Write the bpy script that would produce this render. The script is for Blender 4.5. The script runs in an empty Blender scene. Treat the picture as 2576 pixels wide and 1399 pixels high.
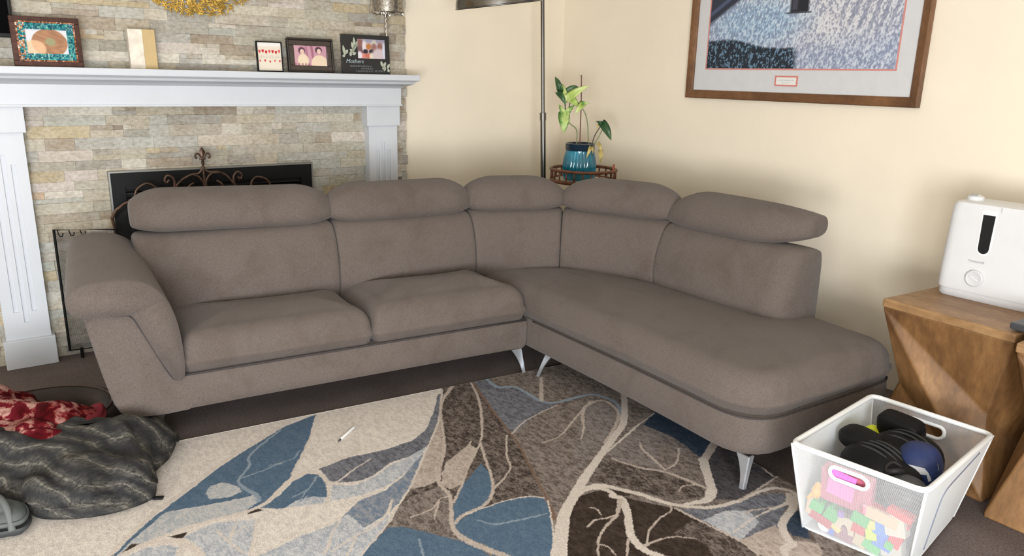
import bpy, bmesh, math, random
import numpy as np
from mathutils import Vector, Matrix, noise

random.seed(7)
S = bpy.context.scene
COL = S.collection
R = math.radians

# ------------------------------------------------------------------ camera
F_PX, PITCH, ROLL, YAW = 1900.0, R(14.92), R(1.35), R(54.0)
fh = Vector((math.cos(YAW), math.sin(YAW), 0)); rh = Vector((math.sin(YAW), -math.cos(YAW), 0)); zz = Vector((0, 0, 1))
fwd = fh * math.cos(PITCH) - zz * math.sin(PITCH)
upv = zz * math.cos(PITCH) + fh * math.sin(PITCH)
cr = rh * math.cos(ROLL) + upv * math.sin(ROLL)
cu = upv * math.cos(ROLL) - rh * math.sin(ROLL)
cam_d = bpy.data.cameras.new('camera'); cam = bpy.data.objects.new('camera', cam_d); COL.objects.link(cam)
cam_d.sensor_width = 36.0; cam_d.lens = F_PX / 2576.0 * 36.0
m = Matrix((cr, cu, -fwd)).transposed().to_4x4(); m.translation = Vector((0, 0, 1.35))
cam.matrix_world = m
cam_d.clip_start = 0.02
S.camera = cam

# ------------------------------------------------------------------ view, world, window light
S.view_settings.view_transform = 'Standard'
S.view_settings.look = 'None'
S.view_settings.gamma = 1.0
S.view_settings.use_curve_mapping = False
S.view_settings.exposure = 1.14
w = bpy.data.worlds.new('world'); S.world = w; w.use_nodes = True
w.node_tree.nodes['Background'].inputs['Color'].default_value = (0.75, 0.86, 1.0, 1)
w.node_tree.nodes['Background'].inputs['Strength'].default_value = 0.6

def area(name, loc, rot, sx, sy, power, col):
    d = bpy.data.lights.new(name, 'AREA'); d.shape = 'RECTANGLE'; d.size = sx; d.size_y = sy
    d.energy = power; d.color = col
    o = bpy.data.objects.new(name, d); COL.objects.link(o); o.location = loc; o.rotation_euler = rot
    return o
# daylight entering through the two windows behind the camera (area lamps sit in the window openings)
area('daylight_rear', (-0.75, -1.72, 0.85), (R(90), 0, R(6)), 1.6, 1.3, 96, (0.92, 0.96, 1.0))
area('daylight_left', (-1.74, -0.85, 0.5), (R(97), 0, R(-66)), 1.2, 0.85, 42, (1.0, 0.985, 0.96))

# ------------------------------------------------------------------ helpers
def lin(c):
    c = c / 255.0
    return c / 12.92 if c <= 0.04045 else ((c + 0.055) / 1.055) ** 2.4
def rgb(t): return (lin(t[0]), lin(t[1]), lin(t[2]), 1.0)

ORG = {}
def thing(name, label, cat, loc, group=None):
    o = bpy.data.objects.new(name, None); COL.objects.link(o); o.location = loc
    o.empty_display_size = 0.05
    o['label'] = label; o['category'] = cat
    if group: o['group'] = group
    ORG[o] = Vector(loc); return o
def tag(o, label, cat, group=None, kind=None):
    o['label'] = label; o['category'] = cat
    if group: o['group'] = group
    if kind: o['kind'] = kind
    return o
def obj(name, geo, mat, parent=None, smooth=False, loc=None, uvs=None, label=None):
    V, Fc = geo
    V = [Vector(v) for v in V]
    if parent is not None: org = ORG[parent]
    elif loc is not None: org = Vector(loc)
    else:
        xs = [v.x for v in V]; ys = [v.y for v in V]; zs = [v.z for v in V]
        org = Vector(((min(xs) + max(xs)) / 2, (min(ys) + max(ys)) / 2, min(zs)))
    me = bpy.data.meshes.new(name)
    me.from_pydata([tuple(v - org) for v in V], [], Fc); me.update()
    bm = bmesh.new(); bm.from_mesh(me); bmesh.ops.recalc_face_normals(bm, faces=bm.faces); bm.to_mesh(me); bm.free()
    if smooth is not False:
        me.polygons.foreach_set('use_smooth', [True] * len(me.polygons))
        if smooth is not True:
            try: me.set_sharp_from_angle(angle=R(smooth))
            except Exception: pass
    if isinstance(mat, (list, tuple)):
        for mm in mat: me.materials.append(mm)
    else: me.materials.append(mat)
    o = bpy.data.objects.new(name, me); COL.objects.link(o)
    if parent is not None: o.parent = parent
    else: o.location = org
    ORG[o] = org
    if label: o['label'] = label
    return o
def struct(name, geo, mat, smooth=False):
    o = obj(name, geo, mat, None, smooth, loc=(0, 0, 0)); o['kind'] = 'structure'; return o
def merge(*gs):
    V, Fc = [], []
    for v, f in gs:
        n = len(V); V += [Vector(a) for a in v]; Fc += [tuple(i + n for i in q) for q in f]
    return V, Fc
def xf(g, mat): return [mat @ Vector(v) for v in g[0]], g[1]
def box(c, s, bev=0.0, seg=2, rot=None):
    bm = bmesh.new(); bmesh.ops.create_cube(bm, size=1.0)
    bmesh.ops.scale(bm, vec=Vector(s), verts=bm.verts)
    if bev > 0: bmesh.ops.bevel(bm, geom=list(bm.edges), offset=bev, segments=seg, affect='EDGES', profile=0.5)
    M = Matrix.Translation(Vector(c)) @ (rot.to_4x4() if rot is not None else Matrix.Identity(4))
    bm.verts.index_update()
    g = [M @ v.co for v in bm.verts], [tuple(v.index for v in f.verts) for f in bm.faces]
    bm.free(); return g
def bx(x0, x1, y0, y1, z0, z1, bev=0.0, seg=2):
    return box(((x0 + x1) / 2, (y0 + y1) / 2, (z0 + z1) / 2), (x1 - x0, y1 - y0, z1 - z0), bev, seg)
def rings(rs, cap=True, closed=False):
    n = len(rs[0]); V = [Vector(p) for r in rs for p in r]; Fc = []
    m_ = len(rs)
    for i in range(m_ if closed else m_ - 1):
        a, b = i * n, ((i + 1) % m_) * n
        for j in range(n):
            k = (j + 1) % n
            Fc.append((a + j, a + k, b + k, b + j))
    if cap and not closed:
        Fc.append(tuple(range(n - 1, -1, -1))); Fc.append(tuple(range((m_ - 1) * n, m_ * n)))
    return V, Fc
def tube(pts, r, n=8, closed=False, flat=1.0, ref=None):
    pts = [Vector(p) for p in pts]; m_ = len(pts); rs = []
    up = None
    for i, p in enumerate(pts):
        a = pts[(i - 1) % m_] if (closed or i > 0) else p
        b = pts[(i + 1) % m_] if (closed or i < m_ - 1) else p
        t = (b - a).normalized()
        if ref is not None: up = Vector(ref)
        elif up is None: up = Vector((0, 0, 1)) if abs(t.z) < 0.9 else Vector((1, 0, 0))
        s = t.cross(up)
        if s.length < 1e-5: s = t.cross(Vector((1, 0.3, 0.2)))
        s.normalize(); u = s.cross(t).normalized()
        if ref is None: up = u
        rr = r[i] if isinstance(r, (list, tuple)) else r
        rs.append([p + s * math.cos(2 * math.pi * k / n) * rr + u * math.sin(2 * math.pi * k / n) * rr * flat for k in range(n)])
    return rings(rs, True, closed)
def spline(pts, n=8, closed=False):
    P = [Vector(p) for p in pts]; out = []; m_ = len(P)
    for i in range(m_ if closed else m_ - 1):
        g = lambda k: P[k % m_] if closed else P[max(0, min(m_ - 1, k))]
        p0, p1, p2, p3 = g(i - 1), g(i), g(i + 1), g(i + 2)
        for k in range(n):
            t = k / n
            out.append(0.5 * ((2 * p1) + (p2 - p0) * t + (2 * p0 - 5 * p1 + 4 * p2 - p3) * t * t + (3 * p1 - p0 - 3 * p2 + p3) * t ** 3))
    if not closed: out.append(P[-1])
    return out
def chaikin(P, it=2, closed=True):
    P = [Vector(p) for p in P]
    for _ in range(it):
        Q = []; n = len(P)
        for i in range(n if closed else n - 1):
            a, b = P[i], P[(i + 1) % n]
            Q += [a * 0.75 + b * 0.25, a * 0.25 + b * 0.75]
        P = Q
    return P
def lathe(prof, c, n=32, axis=None, rib=None, cap=True):
    rs = []
    for (r, z) in prof:
        ring = []
        for k in range(n):
            a = 2 * math.pi * k / n; rr = r * (1 + (rib(a, z) if rib else 0))
            ring.append(Vector((rr * math.cos(a), rr * math.sin(a), z)))
        rs.append(ring)
    V, Fc = rings(rs, cap)
    M = Matrix.Translation(Vector(c))
    if axis is not None:
        M = M @ Vector((0, 0, 1)).rotation_difference(Vector(axis).normalized()).to_matrix().to_4x4()
    return [M @ v for v in V], Fc
def round_poly(P, rad, seg=6, step=0.03):
    """closed 2D outline with rounded corners, resampled"""
    P = [Vector((p[0], p[1])) for p in P]; n = len(P); out = []
    for i in range(n):
        a, b, c = P[i - 1], P[i], P[(i + 1) % n]
        r = rad[i] if isinstance(rad, (list, tuple)) else rad
        d1, d2 = (a - b), (c - b)
        r = min(r, d1.length * 0.48, d2.length * 0.48)
        p1, p2 = b + d1.normalized() * r, b + d2.normalized() * r
        for k in range(seg + 1):
            t = k / seg
            out.append(p1 * (1 - t) ** 2 + b * 2 * t * (1 - t) + p2 * t * t)
    res = []
    m_ = len(out)
    for i in range(m_):
        a, b = out[i], out[(i + 1) % m_]
        L = (b - a).length
        if L < 1e-6: continue
        k = max(1, int(L / step))
        for j in range(k): res.append(a.lerp(b, j / k))
    return res
def skelpt(p, sk):
    best = None
    for a, b in zip(sk[:-1], sk[1:]):
        a, b = Vector(a), Vector(b); d = b - a
        t = max(0, min(1, (p - a).dot(d) / max(d.length_squared, 1e-9))); q = a + d * t
        if best is None or (q - p).length < (best - p).length: best = q
    return best
def pillow(outline, sk, z0, zt, r, puff=0.0, bulge=0.0, zfun=None, nt=10, under=0.02, disp=None):
    """soft cushion: outline (2D) swept up, its top edge rounded by r and the top swelling to the skeleton sk"""
    dirs = []
    for p in outline:
        q = skelpt(p, sk); dirs.append((q, (q - p).length))
    def ring(inset, z, frac=None):
        out = []
        for p, (q, L) in zip(outline, dirs):
            f = (inset / L) if frac is None else (r / L) + (1 - r / L) * frac
            xy = p.lerp(q, min(f, 1.0))
            v = Vector((xy.x, xy.y, z))
            if zfun: v.z += zfun(xy.x, xy.y) * max(0.0, min(1.0, (z - z0) / (zt - z0)))
            if disp: v = disp(v)
            out.append(v)
        return out
    rs = [ring(under + 0.05, z0), ring(under, z0), ring(under * 0.35, z0 + 0.012), ring(0, z0 + 0.03)]
    zs = zt - r
    for k in range(1, 4):
        t = k / 4; rs.append(ring(-bulge * math.sin(math.pi * t), z0 + 0.03 + (zs - z0 - 0.03) * t))
    for k in range(0, 9):
        a = k / 8 * math.pi / 2
        rs.append(ring(r * (1 - math.cos(a)), zs + r * math.sin(a)))
    for k in range(1, nt + 1):
        f = k / nt * 0.999
        rs.append(ring(0, zt + puff * (1 - (1 - f) ** 2), frac=f))
    return rings(rs, True)
def inpoly(px, py, poly):
    c = np.zeros(px.shape, bool); n = len(poly)
    for i in range(n):
        x1, y1 = poly[i]; x2, y2 = poly[(i + 1) % n]
        if y1 == y2: continue
        cond = ((y1 > py) != (y2 > py)) & (px < (x2 - x1) * (py - y1) / (y2 - y1) + x1)
        c ^= cond
    return c
def grid(o, u, v, nu, nv):
    o, u, v = Vector(o), Vector(u), Vector(v)
    V = [o + u * (i / nu) + v * (j / nv) for j in range(nv + 1) for i in range(nu + 1)]
    Fc = [(j * (nu + 1) + i, j * (nu + 1) + i + 1, (j + 1) * (nu + 1) + i + 1, (j + 1) * (nu + 1) + i) for j in range(nv) for i in range(nu)]
    return V, Fc
def setcol(o, cols, name='col'):
    at = o.data.attributes.new(name, 'FLOAT_COLOR', 'POINT')
    at.data.foreach_set('color', np.asarray(cols, dtype=np.float32).ravel())
LINT = np.array([lin(i) for i in range(256)])
def colarr(t): return np.array([lin(t[0]), lin(t[1]), lin(t[2]), 1.0])

# ------------------------------------------------------------------ materials
def nodes(name):
    mt = bpy.data.materials.new(name); mt.use_nodes = True
    nt = mt.node_tree; b = nt.nodes['Principled BSDF']
    return mt, nt, b
def tex(nt, scale, detail=4, rough=0.55, stretch=None, coord='Object', dist=0.0):
    tc = nt.nodes.new('ShaderNodeTexCoord'); n = nt.nodes.new('ShaderNodeTexNoise')
    n.inputs['Scale'].default_value = scale; n.inputs['Detail'].default_value = detail
    n.inputs['Roughness'].default_value = rough; n.inputs['Distortion'].default_value = dist
    if stretch:
        mp = nt.nodes.new('ShaderNodeMapping'); mp.inputs['Scale'].default_value = stretch
        nt.links.new(tc.outputs[coord], mp.inputs['Vector']); nt.links.new(mp.outputs[0], n.inputs['Vector'])
    else: nt.links.new(tc.outputs[coord], n.inputs['Vector'])
    return n
def ramp(nt, src, stops):
    r = nt.nodes.new('ShaderNodeValToRGB'); e = r.color_ramp.elements
    while len(e) < len(stops): e.new(0.5)
    for i, (p, c) in enumerate(stops):
        e[i].position = p; e[i].color = c if len(c) == 4 else rgb(c)
    nt.links.new(src, r.inputs['Fac']); return r
def mixc(nt, a, b, fac, mode='MIX'):
    n = nt.nodes.new('ShaderNodeMix'); n.data_type = 'RGBA'; n.blend_type = mode
    for key, val in ((6, a), (7, b), (0, fac)):
        if isinstance(val, bpy.types.NodeSocket): nt.links.new(val, n.inputs[key])
        else: n.inputs[key].default_value = val
    return n.outputs[2]
def bump(nt, b, src, strength, dist):
    n = nt.nodes.new('ShaderNodeBump'); n.inputs['Strength'].default_value = strength; n.inputs['Distance'].default_value = dist
    nt.links.new(src, n.inputs['Height']); nt.links.new(n.outputs[0], b.inputs['Normal'])
def M(name, c, rough=0.6, metal=0.0, var=0.0, scale=20.0, bmp=0.0, bscale=None, bdist=0.002, stretch=None, spec=0.5, coat=0.0, sheen=0.0):
    mt, nt, b = nodes(name)
    b.inputs['Roughness'].default_value = rough; b.inputs['Metallic'].default_value = metal
    b.inputs['Specular IOR Level'].default_value = spec
    if coat: b.inputs['Coat Weight'].default_value = coat
    if sheen: b.inputs['Sheen Weight'].default_value = sheen
    n = tex(nt, scale, 4, stretch=stretch)
    lo = [max(0, x * (1 - var)) for x in c]; hi = [min(255, x * (1 + var)) for x in c]
    r = ramp(nt, n.outputs['Fac'], [(0.3, rgb(lo)), (0.7, rgb(hi))])
    nt.links.new(r.outputs[0], b.inputs['Base Color'])
    if bmp > 0:
        n2 = tex(nt, bscale or scale, 3, stretch=stretch); bump(nt, b, n2.outputs['Fac'], bmp, bdist)
    return mt

m_wall = M('cream_wall_paint', (239, 228, 208), 0.75, var=0.012, scale=2.5, bmp=0.12, bscale=160, bdist=0.001)
m_ceil = M('ceiling_paint', (238, 234, 226), 0.8, var=0.01)
m_white = M('white_mantel_paint', (206, 210, 216), 0.42, var=0.01, scale=6)
m_black = M('black_metal_paint', (14, 15, 16), 0.6, var=0.15, spec=.25)
m_blackmatte = M('matte_black', (14, 14, 15), 0.7, var=0.1)
m_chrome = M('polished_steel', (112, 110, 107), 0.26, 1.0, var=0.02)
m_leg = M('satin_chrome', (196, 200, 205), 0.3, 0.7, var=0.02)
m_brushed = M('brushed_steel', (122, 119, 115), 0.27, 1.0, var=0.05, scale=60)
m_iron = M('aged_bronze_iron', (92, 74, 64), 0.42, 0.75, var=0.25, scale=40)
m_silver_trim = M('silver_trim', (150, 150, 146), 0.4, 0.6)
m_plastic = M('white_plastic', (216, 217, 219), 0.35, var=0.005)
m_gold = M('gold_metal', (214, 178, 90), 0.38, 0.55, var=0.12, scale=40)
m_goldd = M('gold_card', (190, 160, 105), 0.6, var=0.03)

# carpet
def carpet():
    mt, nt, b = nodes('brown_carpet'); b.inputs['Roughness'].default_value = 0.95; b.inputs['Specular IOR Level'].default_value = 0.1
    n = tex(nt, 130, 5, 0.7); r = ramp(nt, n.outputs['Fac'], [(0.28, (92, 82, 79)), (0.72, (142, 130, 126))])
    n2 = tex(nt, 3, 3); r2 = ramp(nt, n2.outputs['Fac'], [(0.3, (215, 215, 215)), (0.7, (255, 255, 255))])
    nt.links.new(mixc(nt, r.outputs[0], r2.outputs[0], 1.0, 'MULTIPLY'), b.inputs['Base Color'])
    bump(nt, b, n.outputs['Fac'], 0.8, 0.006); return mt
m_carpet = carpet()

def fabric():
    mt, nt, b = nodes('taupe_sofa_fabric'); b.inputs['Roughness'].default_value = 0.92; b.inputs['Specular IOR Level'].default_value = 0.15
    b.inputs['Sheen Weight'].default_value = 0.12
    n = tex(nt, 380, 4, 0.7, stretch=(1, 1, 0.5)); r = ramp(nt, n.outputs['Fac'], [(0.28, (86, 77, 72)), (0.72, (115, 105, 99))])
    n2 = tex(nt, 5.5, 5, 0.6, dist=0.6); r2 = ramp(nt, n2.outputs['Fac'], [(0.28, (200, 190, 178)), (0.52, (255, 255, 255))])
    nt.links.new(mixc(nt, r.outputs[0], r2.outputs[0], 0.4, 'MULTIPLY'), b.inputs['Base Color'])
    bump(nt, b, n.outputs['Fac'], 0.35, 0.002); return mt
m_fab = fabric()

def attr_mat(name, rough=0.7, fibre=0.0, scale=60, bmp=0.0, bdist=0.003, lo=0.75, spec=0.3, stretch=None):
    mt, nt, b = nodes(name); b.inputs['Roughness'].default_value = rough; b.inputs['Specular IOR Level'].default_value = spec
    a = nt.nodes.new('ShaderNodeAttribute'); a.attribute_name = 'col'
    n = tex(nt, scale, 5, 0.65, stretch=stretch)
    k = int(255 * lo); r = ramp(nt, n.outputs['Fac'], [(0.3, (k, k, k)), (0.68, (255, 255, 255))])
    nt.links.new(mixc(nt, a.outputs['Color'], r.outputs[0], fibre, 'MULTIPLY'), b.inputs['Base Color'])
    if bmp: bump(nt, b, n.outputs['Fac'], bmp, bdist)
    return mt
def stone_mat():
    mt, nt, b = nodes('split_face_stone'); b.inputs['Roughness'].default_value = .85; b.inputs['Specular IOR Level'].default_value = .25
    a = nt.nodes.new('ShaderNodeAttribute'); a.attribute_name = 'col'
    n = tex(nt, 13, 6, .62, stretch=(1, 1, 1.5), dist=.8); r = ramp(nt, n.outputs['Fac'], [(.28, (150, 128, 102)), (.42, (186, 174, 154)), (.56, (204, 198, 186)), (.72, (232, 227, 218))])
    n2 = tex(nt, 48, 5, .65, stretch=(1, 1, 1.6)); r2 = ramp(nt, n2.outputs['Fac'], [(.3, (206, 204, 200)), (.62, (255, 255, 255))])
    c = mixc(nt, a.outputs['Color'], r.outputs[0], .30); c = mixc(nt, c, r2.outputs[0], .9, 'MULTIPLY')
    nt.links.new(c, b.inputs['Base Color']); bump(nt, b, n2.outputs['Fac'], .6, .006); return mt
m_stone = stone_mat()
m_print = attr_mat('printed_paper', 0.5, 0.0, 60)
m_gloss = attr_mat('glossy_glass_mosaic', 0.12, 0.5, 90, 0.5, 0.003, spec=0.8)

def wood(name, c1, c2, c3, scale=5.0, axis=(1, 1, 0.25), rough=0.5):
    mt, nt, b = nodes(name); b.inputs['Roughness'].default_value = rough
    n = tex(nt, scale, 6, 0.6, stretch=axis, dist=1.2); n2 = tex(nt, scale * 14, 4, 0.6, stretch=axis)
    r = ramp(nt, n.outputs['Fac'], [(0.28, c1), (0.5, c2), (0.72, c3)])
    r2 = ramp(nt, n2.outputs['Fac'], [(0.3, (205, 200, 195)), (0.65, (255, 255, 255))])
    nt.links.new(mixc(nt, r.outputs[0], r2.outputs[0], 0.8, 'MULTIPLY'), b.inputs['Base Color'])
    bump(nt, b, n2.outputs['Fac'], 0.15, 0.002); return mt
m_stool = wood('mango_wood', (118, 86, 56), (164, 128, 88), (188, 154, 114), 4.5, (1.0, 0.35, 0.9), 0.5)
m_stool2 = wood('mango_wood_side', (92, 62, 34), (138, 100, 60), (166, 126, 82), 4.0, (1.0, 1.0, 0.3), 0.55)
m_frame = wood('walnut_frame', (82, 52, 32), (114, 78, 48), (138, 96, 62), 7, (1, 0.3, 0.3), 0.4)
m_bamboo = wood('dark_rattan', (70, 38, 24), (112, 66, 42), (146, 92, 60), 14, (1, 1, 1), 0.45)

# ================================================================== THE ROOM
XR, YB, ZC = 3.315, 4.05, 2.55
XL, YF = -1.7, -1.7
struct('floor', bx(XL - .1, XR + .1, YF - .1, YB + .1, -0.1, 0.0), m_carpet)
struct('ceiling', bx(XL - .1, XR + .1, YF - .1, YB + .1, ZC, ZC + .1), m_ceil)
struct('wall_back', bx(XL - .1, XR + .1, YB, YB + .1, 0, ZC), m_wall)
struct('wall_right', bx(XR, XR + .1, YF - .1, YB, 0, ZC), m_wall)
def pierced(axis, c0, c1, a0, a1, w0, w1, z0, z1):
    parts = [(a0, w0, 0, ZC), (w1, a1, 0, ZC), (w0, w1, 0, z0), (w0, w1, z1, ZC)]
    if axis == 'y': return merge(*[bx(p[0], p[1], c0, c1, p[2], p[3]) for p in parts])
    return merge(*[bx(c0, c1, p[0], p[1], p[2], p[3]) for p in parts])
struct('wall_rear', pierced('y', YF - .1, YF, XL - .1, XR + .1, -1.62, 0.1, 0.15, 2.1), m_wall)
struct('wall_left', pierced('x', XL - .1, XL, YF, YB, -1.55, -0.15, 0.03, 2.05), m_wall)
def win(n, axis, c, a0, a1, z0, z1):
    g = []
    for k in range(4):
        a = a0 + (a1 - a0) * k / 3
        a = min(max(a, a0 + .025), a1 - .025)
        g.append(bx(a - .025, a + .025, c - .03, c + .03, z0, z1) if axis == 'y' else bx(c - .03, c + .03, a - .025, a + .025, z0, z1))
    for z in (z0 + .025, z1 - .025):
        g.append(bx(a0, a1, c - .03, c + .03, z - .025, z + .025) if axis == 'y' else bx(c - .03, c + .03, a0, a1, z - .025, z + .025))
    struct('window_%d' % n, merge(*g), m_white)
win(1, 'y', YF - .05, -1.62, 0.1, 0.15, 2.1)
win(2, 'x', XL - .05, -1.55, -0.15, 0.03, 2.05)

# split-face stone cladding of the chimney breast
def stone_wall():
    rnd = random.Random(11); V, Fc, Cc = [], [], []
    pal = [((186, 180, 166), 22), ((194, 184, 164), 18), ((208, 200, 184), 14), ((166, 162, 154), 13), ((220, 214, 202), 10), ((200, 184, 150), 10), ((174, 160, 142), 9), ((190, 191, 184), 18), ((146, 130, 112), 3), ((206, 176, 144), 1.5), ((212, 202, 194), 6)]
    tot = sum(p[1] for p in pal)
    z = 0.0; cells = []
    while z < ZC - 0.001:
        h = min(rnd.choice([0.046, 0.05, 0.055, 0.05, 0.042]), ZC - z); x = -0.03 - rnd.random() * 0.2
        while x < 2.128:
            L = rnd.uniform(0.07, 0.27); x0, x1 = max(x, -0.03), min(x + L, 2.13 + rnd.uniform(-0.006, 0.006)); x += L
            if x1 - x0 < 0.008: continue
            if rnd.random() < .22:      # two thin strips instead of one stone
                k = rnd.uniform(.35, .65); xm = x0 + (x1 - x0) * rnd.uniform(.3, .7)
                cells += [(x0, x1, z, h * k), (x0, xm, z + h * k, h * (1 - k)), (xm, x1, z + h * k, h * (1 - k))]
            else: cells.append((x0, x1, z, h))
        z += h
    for x0, x1, z, h in cells:
        if True:
            d = rnd.uniform(0.0, 0.008); yf = 4.024 - d
            k = rnd.random() * tot
            for c, wt in pal:
                k -= wt
                if k <= 0: break
            j = rnd.uniform(-10, 8); c = [min(255, max(0, q + j + rnd.uniform(-1.5, 1.5))) for q in c]
            n = len(V); e = 0.0; q = 0.0014
            V += [(x0, YB, z), (x1, YB, z), (x1, YB, z + h), (x0, YB, z + h),
                  (x0 + e, yf + q, z + e), (x1 - e, yf + q, z + e), (x1 - e, yf + q, z + h - e), (x0 + e, yf + q, z + h - e)]
            V += [(x0 + e + .0008, yf + rnd.uniform(-.002, .003), z + e + .0008), (x1 - e - .0008, yf + rnd.uniform(-.002, .003), z + e + .0008),
                  (x1 - e - .0008, yf + rnd.uniform(-.002, .004), z + h - e - .0008), (x0 + e + .0008, yf + rnd.uniform(-.002, .004), z + h - e - .0008)]
            for a in range(4):
                b = (a + 1) % 4
                Fc += [(n + a, n + b, n + 4 + b, n + 4 + a), (n + 4 + a, n + 4 + b, n + 8 + b, n + 8 + a)]
            Fc.append((n + 8, n + 9, n + 10, n + 11)); cc = colarr(c); Cc += [cc] * 12
    o = struct('wall_fireplace', (V, Fc), m_stone); setcol(o, np.array(Cc))
stone_wall()

# ------------------------------------------------------------------ white mantel
mt_ = thing('fireplace_mantel', 'white painted wooden fireplace mantel with fluted pilasters on the stone chimney breast', 'mantel', (1.05, 3.98, 0))
obj('shelf', bx(-0.085, 2.125, 3.84, 4.03, 1.315, 1.346, 0.003), m_white, mt_)
prof = [(3.845, 1.315), (3.862, 1.306), (3.868, 1.296), (3.892, 1.288), (3.918, 1.278), (3.93, 1.272)]
cv = []
for y, z in prof:
    off = 3.93 - y
    cv.append([(-0.015 - off * .8, y, z), (2.052 + off * .8, y, z), (2.052 + off * .8, 4.03, z), (-0.015 - off * .8, 4.03, z)])
obj('crown_moulding', rings(cv, True), m_white, mt_, smooth=30)
obj('frieze', bx(-0.015, 2.052, 3.93, 4.03, 1.182, 1.275, 0.002), m_white, mt_)
obj('bead_moulding', bx(-0.02, 2.057, 3.924, 4.03, 1.176, 1.186, 0.002), m_white, mt_)
def pilaster(x0, x1):
    # shaft with three routed flutes (real grooves)
    zs0, zs1 = 0.12, 1.07; wd = x1 - x0; fl = []
    tops = (0.93, 0.975, 0.93) ; bots = (0.262, 0.212, 0.262)
    cx = [x0 + wd * k for k in (0.30, 0.5, 0.70)]; hw = 0.0095; g = []
    xs = [x0]
    for c in cx: xs += [c - hw, c + hw]
    xs.append(x1); yf = 3.96
    for i in range(7):
        a, b = xs[i], xs[i + 1]
        if i % 2 == 0: g.append(bx(a, b, yf, 4.03, zs0, zs1))
        else:
            k = i // 2
            g += [bx(a, b, yf, 4.03, zs0, bots[k]), bx(a, b, yf, 4.03, tops[k], zs1), bx(a, b, yf + .009, 4.03, bots[k], tops[k])]
    p = obj('pilaster', merge(*g), m_white, mt_)
    obj('plinth', bx(x0 - .014, x1 + .014, 3.94, 4.03, 0, 0.135, 0.003), m_white, p)
    obj('capital_block', bx(x0 - .014, x1 + .012, 3.945, 4.03, 1.066, 1.178, 0.002), m_white, p)
pilaster(0.045, 0.222); pilaster(1.861, 2.038)

# ------------------------------------------------------------------ black fireplace insert
ins = thing('fireplace_insert', 'black metal fireplace insert with louvred vent set in the stone behind the sofa', 'fireplace', (1.04, 4.0, 0))
IX0, IX1, IZ = 0.545, 1.528, 0.868
obj('surround', merge(bx(IX0, IX1, 3.987, 4.03, IZ - .07, IZ), bx(IX0, IX0 + .06, 3.987, 4.03, 0, IZ - .07), bx(IX1 - .06, IX1, 3.987, 4.03, 0, IZ - .07), bx(IX0 + .06, IX1 - .06, 3.987, 4.03, 0, .08)), m_black, ins)
obj('edge_trim', merge(bx(IX0 - .007, IX1 + .007, 3.983, 4.03, IZ, IZ + .007), bx(IX0 - .007, IX0, 3.983, 4.03, 0, IZ), bx(IX1, IX1 + .007, 3.983, 4.03, 0, IZ)), m_silver_trim, ins, label='thin silver edge trim')
sl = []
for k in range(6):
    z = IZ - .085 - k * .027
    sl.append(box(((IX0 + IX1) / 2, 4.001, z - .008), (IX1 - IX0 - .124, .022, .006), 0, 1, Matrix.Rotation(R(-28), 3, 'X')))
obj('louvre_vent', merge(*sl), M('louvre_black', (24, 24, 24), 0.6, spec=.2), ins)
obj('firebox_glass', bx(IX0 + .06, IX1 - .06, 4.011, 4.03, .08, IZ - .07), m_blackmatte, ins)

# ------------------------------------------------------------------ wrought iron fire screen
scr = thing('fire_screen', 'folding wrought iron fire screen with scrollwork and fleur finial before the hearth', 'fire screen', (0.95, 3.95, 0))
YS = 3.93
def P3(l, y=YS): return [Vector((a, y, b)) for a, b in l]
def strap(l, r=.0044, n=6): return tube(spline(P3(l), n), r, 6, flat=1.6)
obj('side_panel_frame', merge(tube([(0.287, 3.955, .045), (0.287, 3.955, .628), (0.535, 3.925, .612), (0.535, 3.925, .045)], .007, 6, closed=True), tube([(.335, 3.95, .05), (.335, 3.95, 0)], .008, 6), tube([(.5, 3.93, .05), (.5, 3.93, 0)], .008, 6)), m_black, scr)
obj('side_panel_frame', merge(tube([(1.375, 3.925, .045), (1.375, 3.925, .612), (1.62, 3.955, .628), (1.62, 3.955, .045)], .007, 6, closed=True), tube([(1.57, 3.95, .05), (1.57, 3.95, 0)], .008, 6)), m_black, scr)
mm, nt, b = nodes('fine_black_wire_mesh'); b.inputs['Base Color'].default_value = (.01, .01, .01, 1); b.inputs['Roughness'].default_value = .5
def hole_alpha(nt, b, per, fill, sx=1.0, sy=1.0):
    uv = nt.nodes.new('ShaderNodeTexCoord'); sp = nt.nodes.new('ShaderNodeSeparateXYZ'); nt.links.new(uv.outputs['UV'], sp.inputs[0])
    outs = []
    for ax in ('X', 'Y'):
        a = nt.nodes.new('ShaderNodeMath'); a.operation = 'MULTIPLY'; a.inputs[1].default_value = 1.0 / per; nt.links.new(sp.outputs[ax], a.inputs[0])
        f = nt.nodes.new('ShaderNodeMath'); f.operation = 'FRACT'; nt.links.new(a.outputs[0], f.inputs[0])
        g = nt.nodes.new('ShaderNodeMath'); g.operation = 'LESS_THAN'; g.inputs[1].default_value = fill; nt.links.new(f.outputs[0], g.inputs[0]); outs.append(g)
    mx = nt.nodes.new('ShaderNodeMath'); mx.operation = 'MAXIMUM'; nt.links.new(outs[0].outputs[0], mx.inputs[0]); nt.links.new(outs[1].outputs[0], mx.inputs[1])
    nt.links.new(mx.outputs[0], b.inputs['Alpha'])
hole_alpha(nt, b, .004, .22)
def uvset(o, f):
    ul = o.data.uv_layers.new(name='uv'); og = ORG[o]
    for lp in o.data.loops:
        ul.data[lp.index].uv = f(o.data.vertices[lp.vertex_index].co + og)
for x0, x1, y0, y1 in ((.29, .532, 3.955, 3.927), (1.378, 1.617, 3.927, 3.955)):
    o = obj('wire_mesh', ([(x0, y0, .05), (x1, y1, .05), (x1, y1, .61), (x0, y0, .61)], [(0, 1, 2, 3)]), mm, scr); uvset(o, lambda v: (v.x, v.z))
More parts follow.
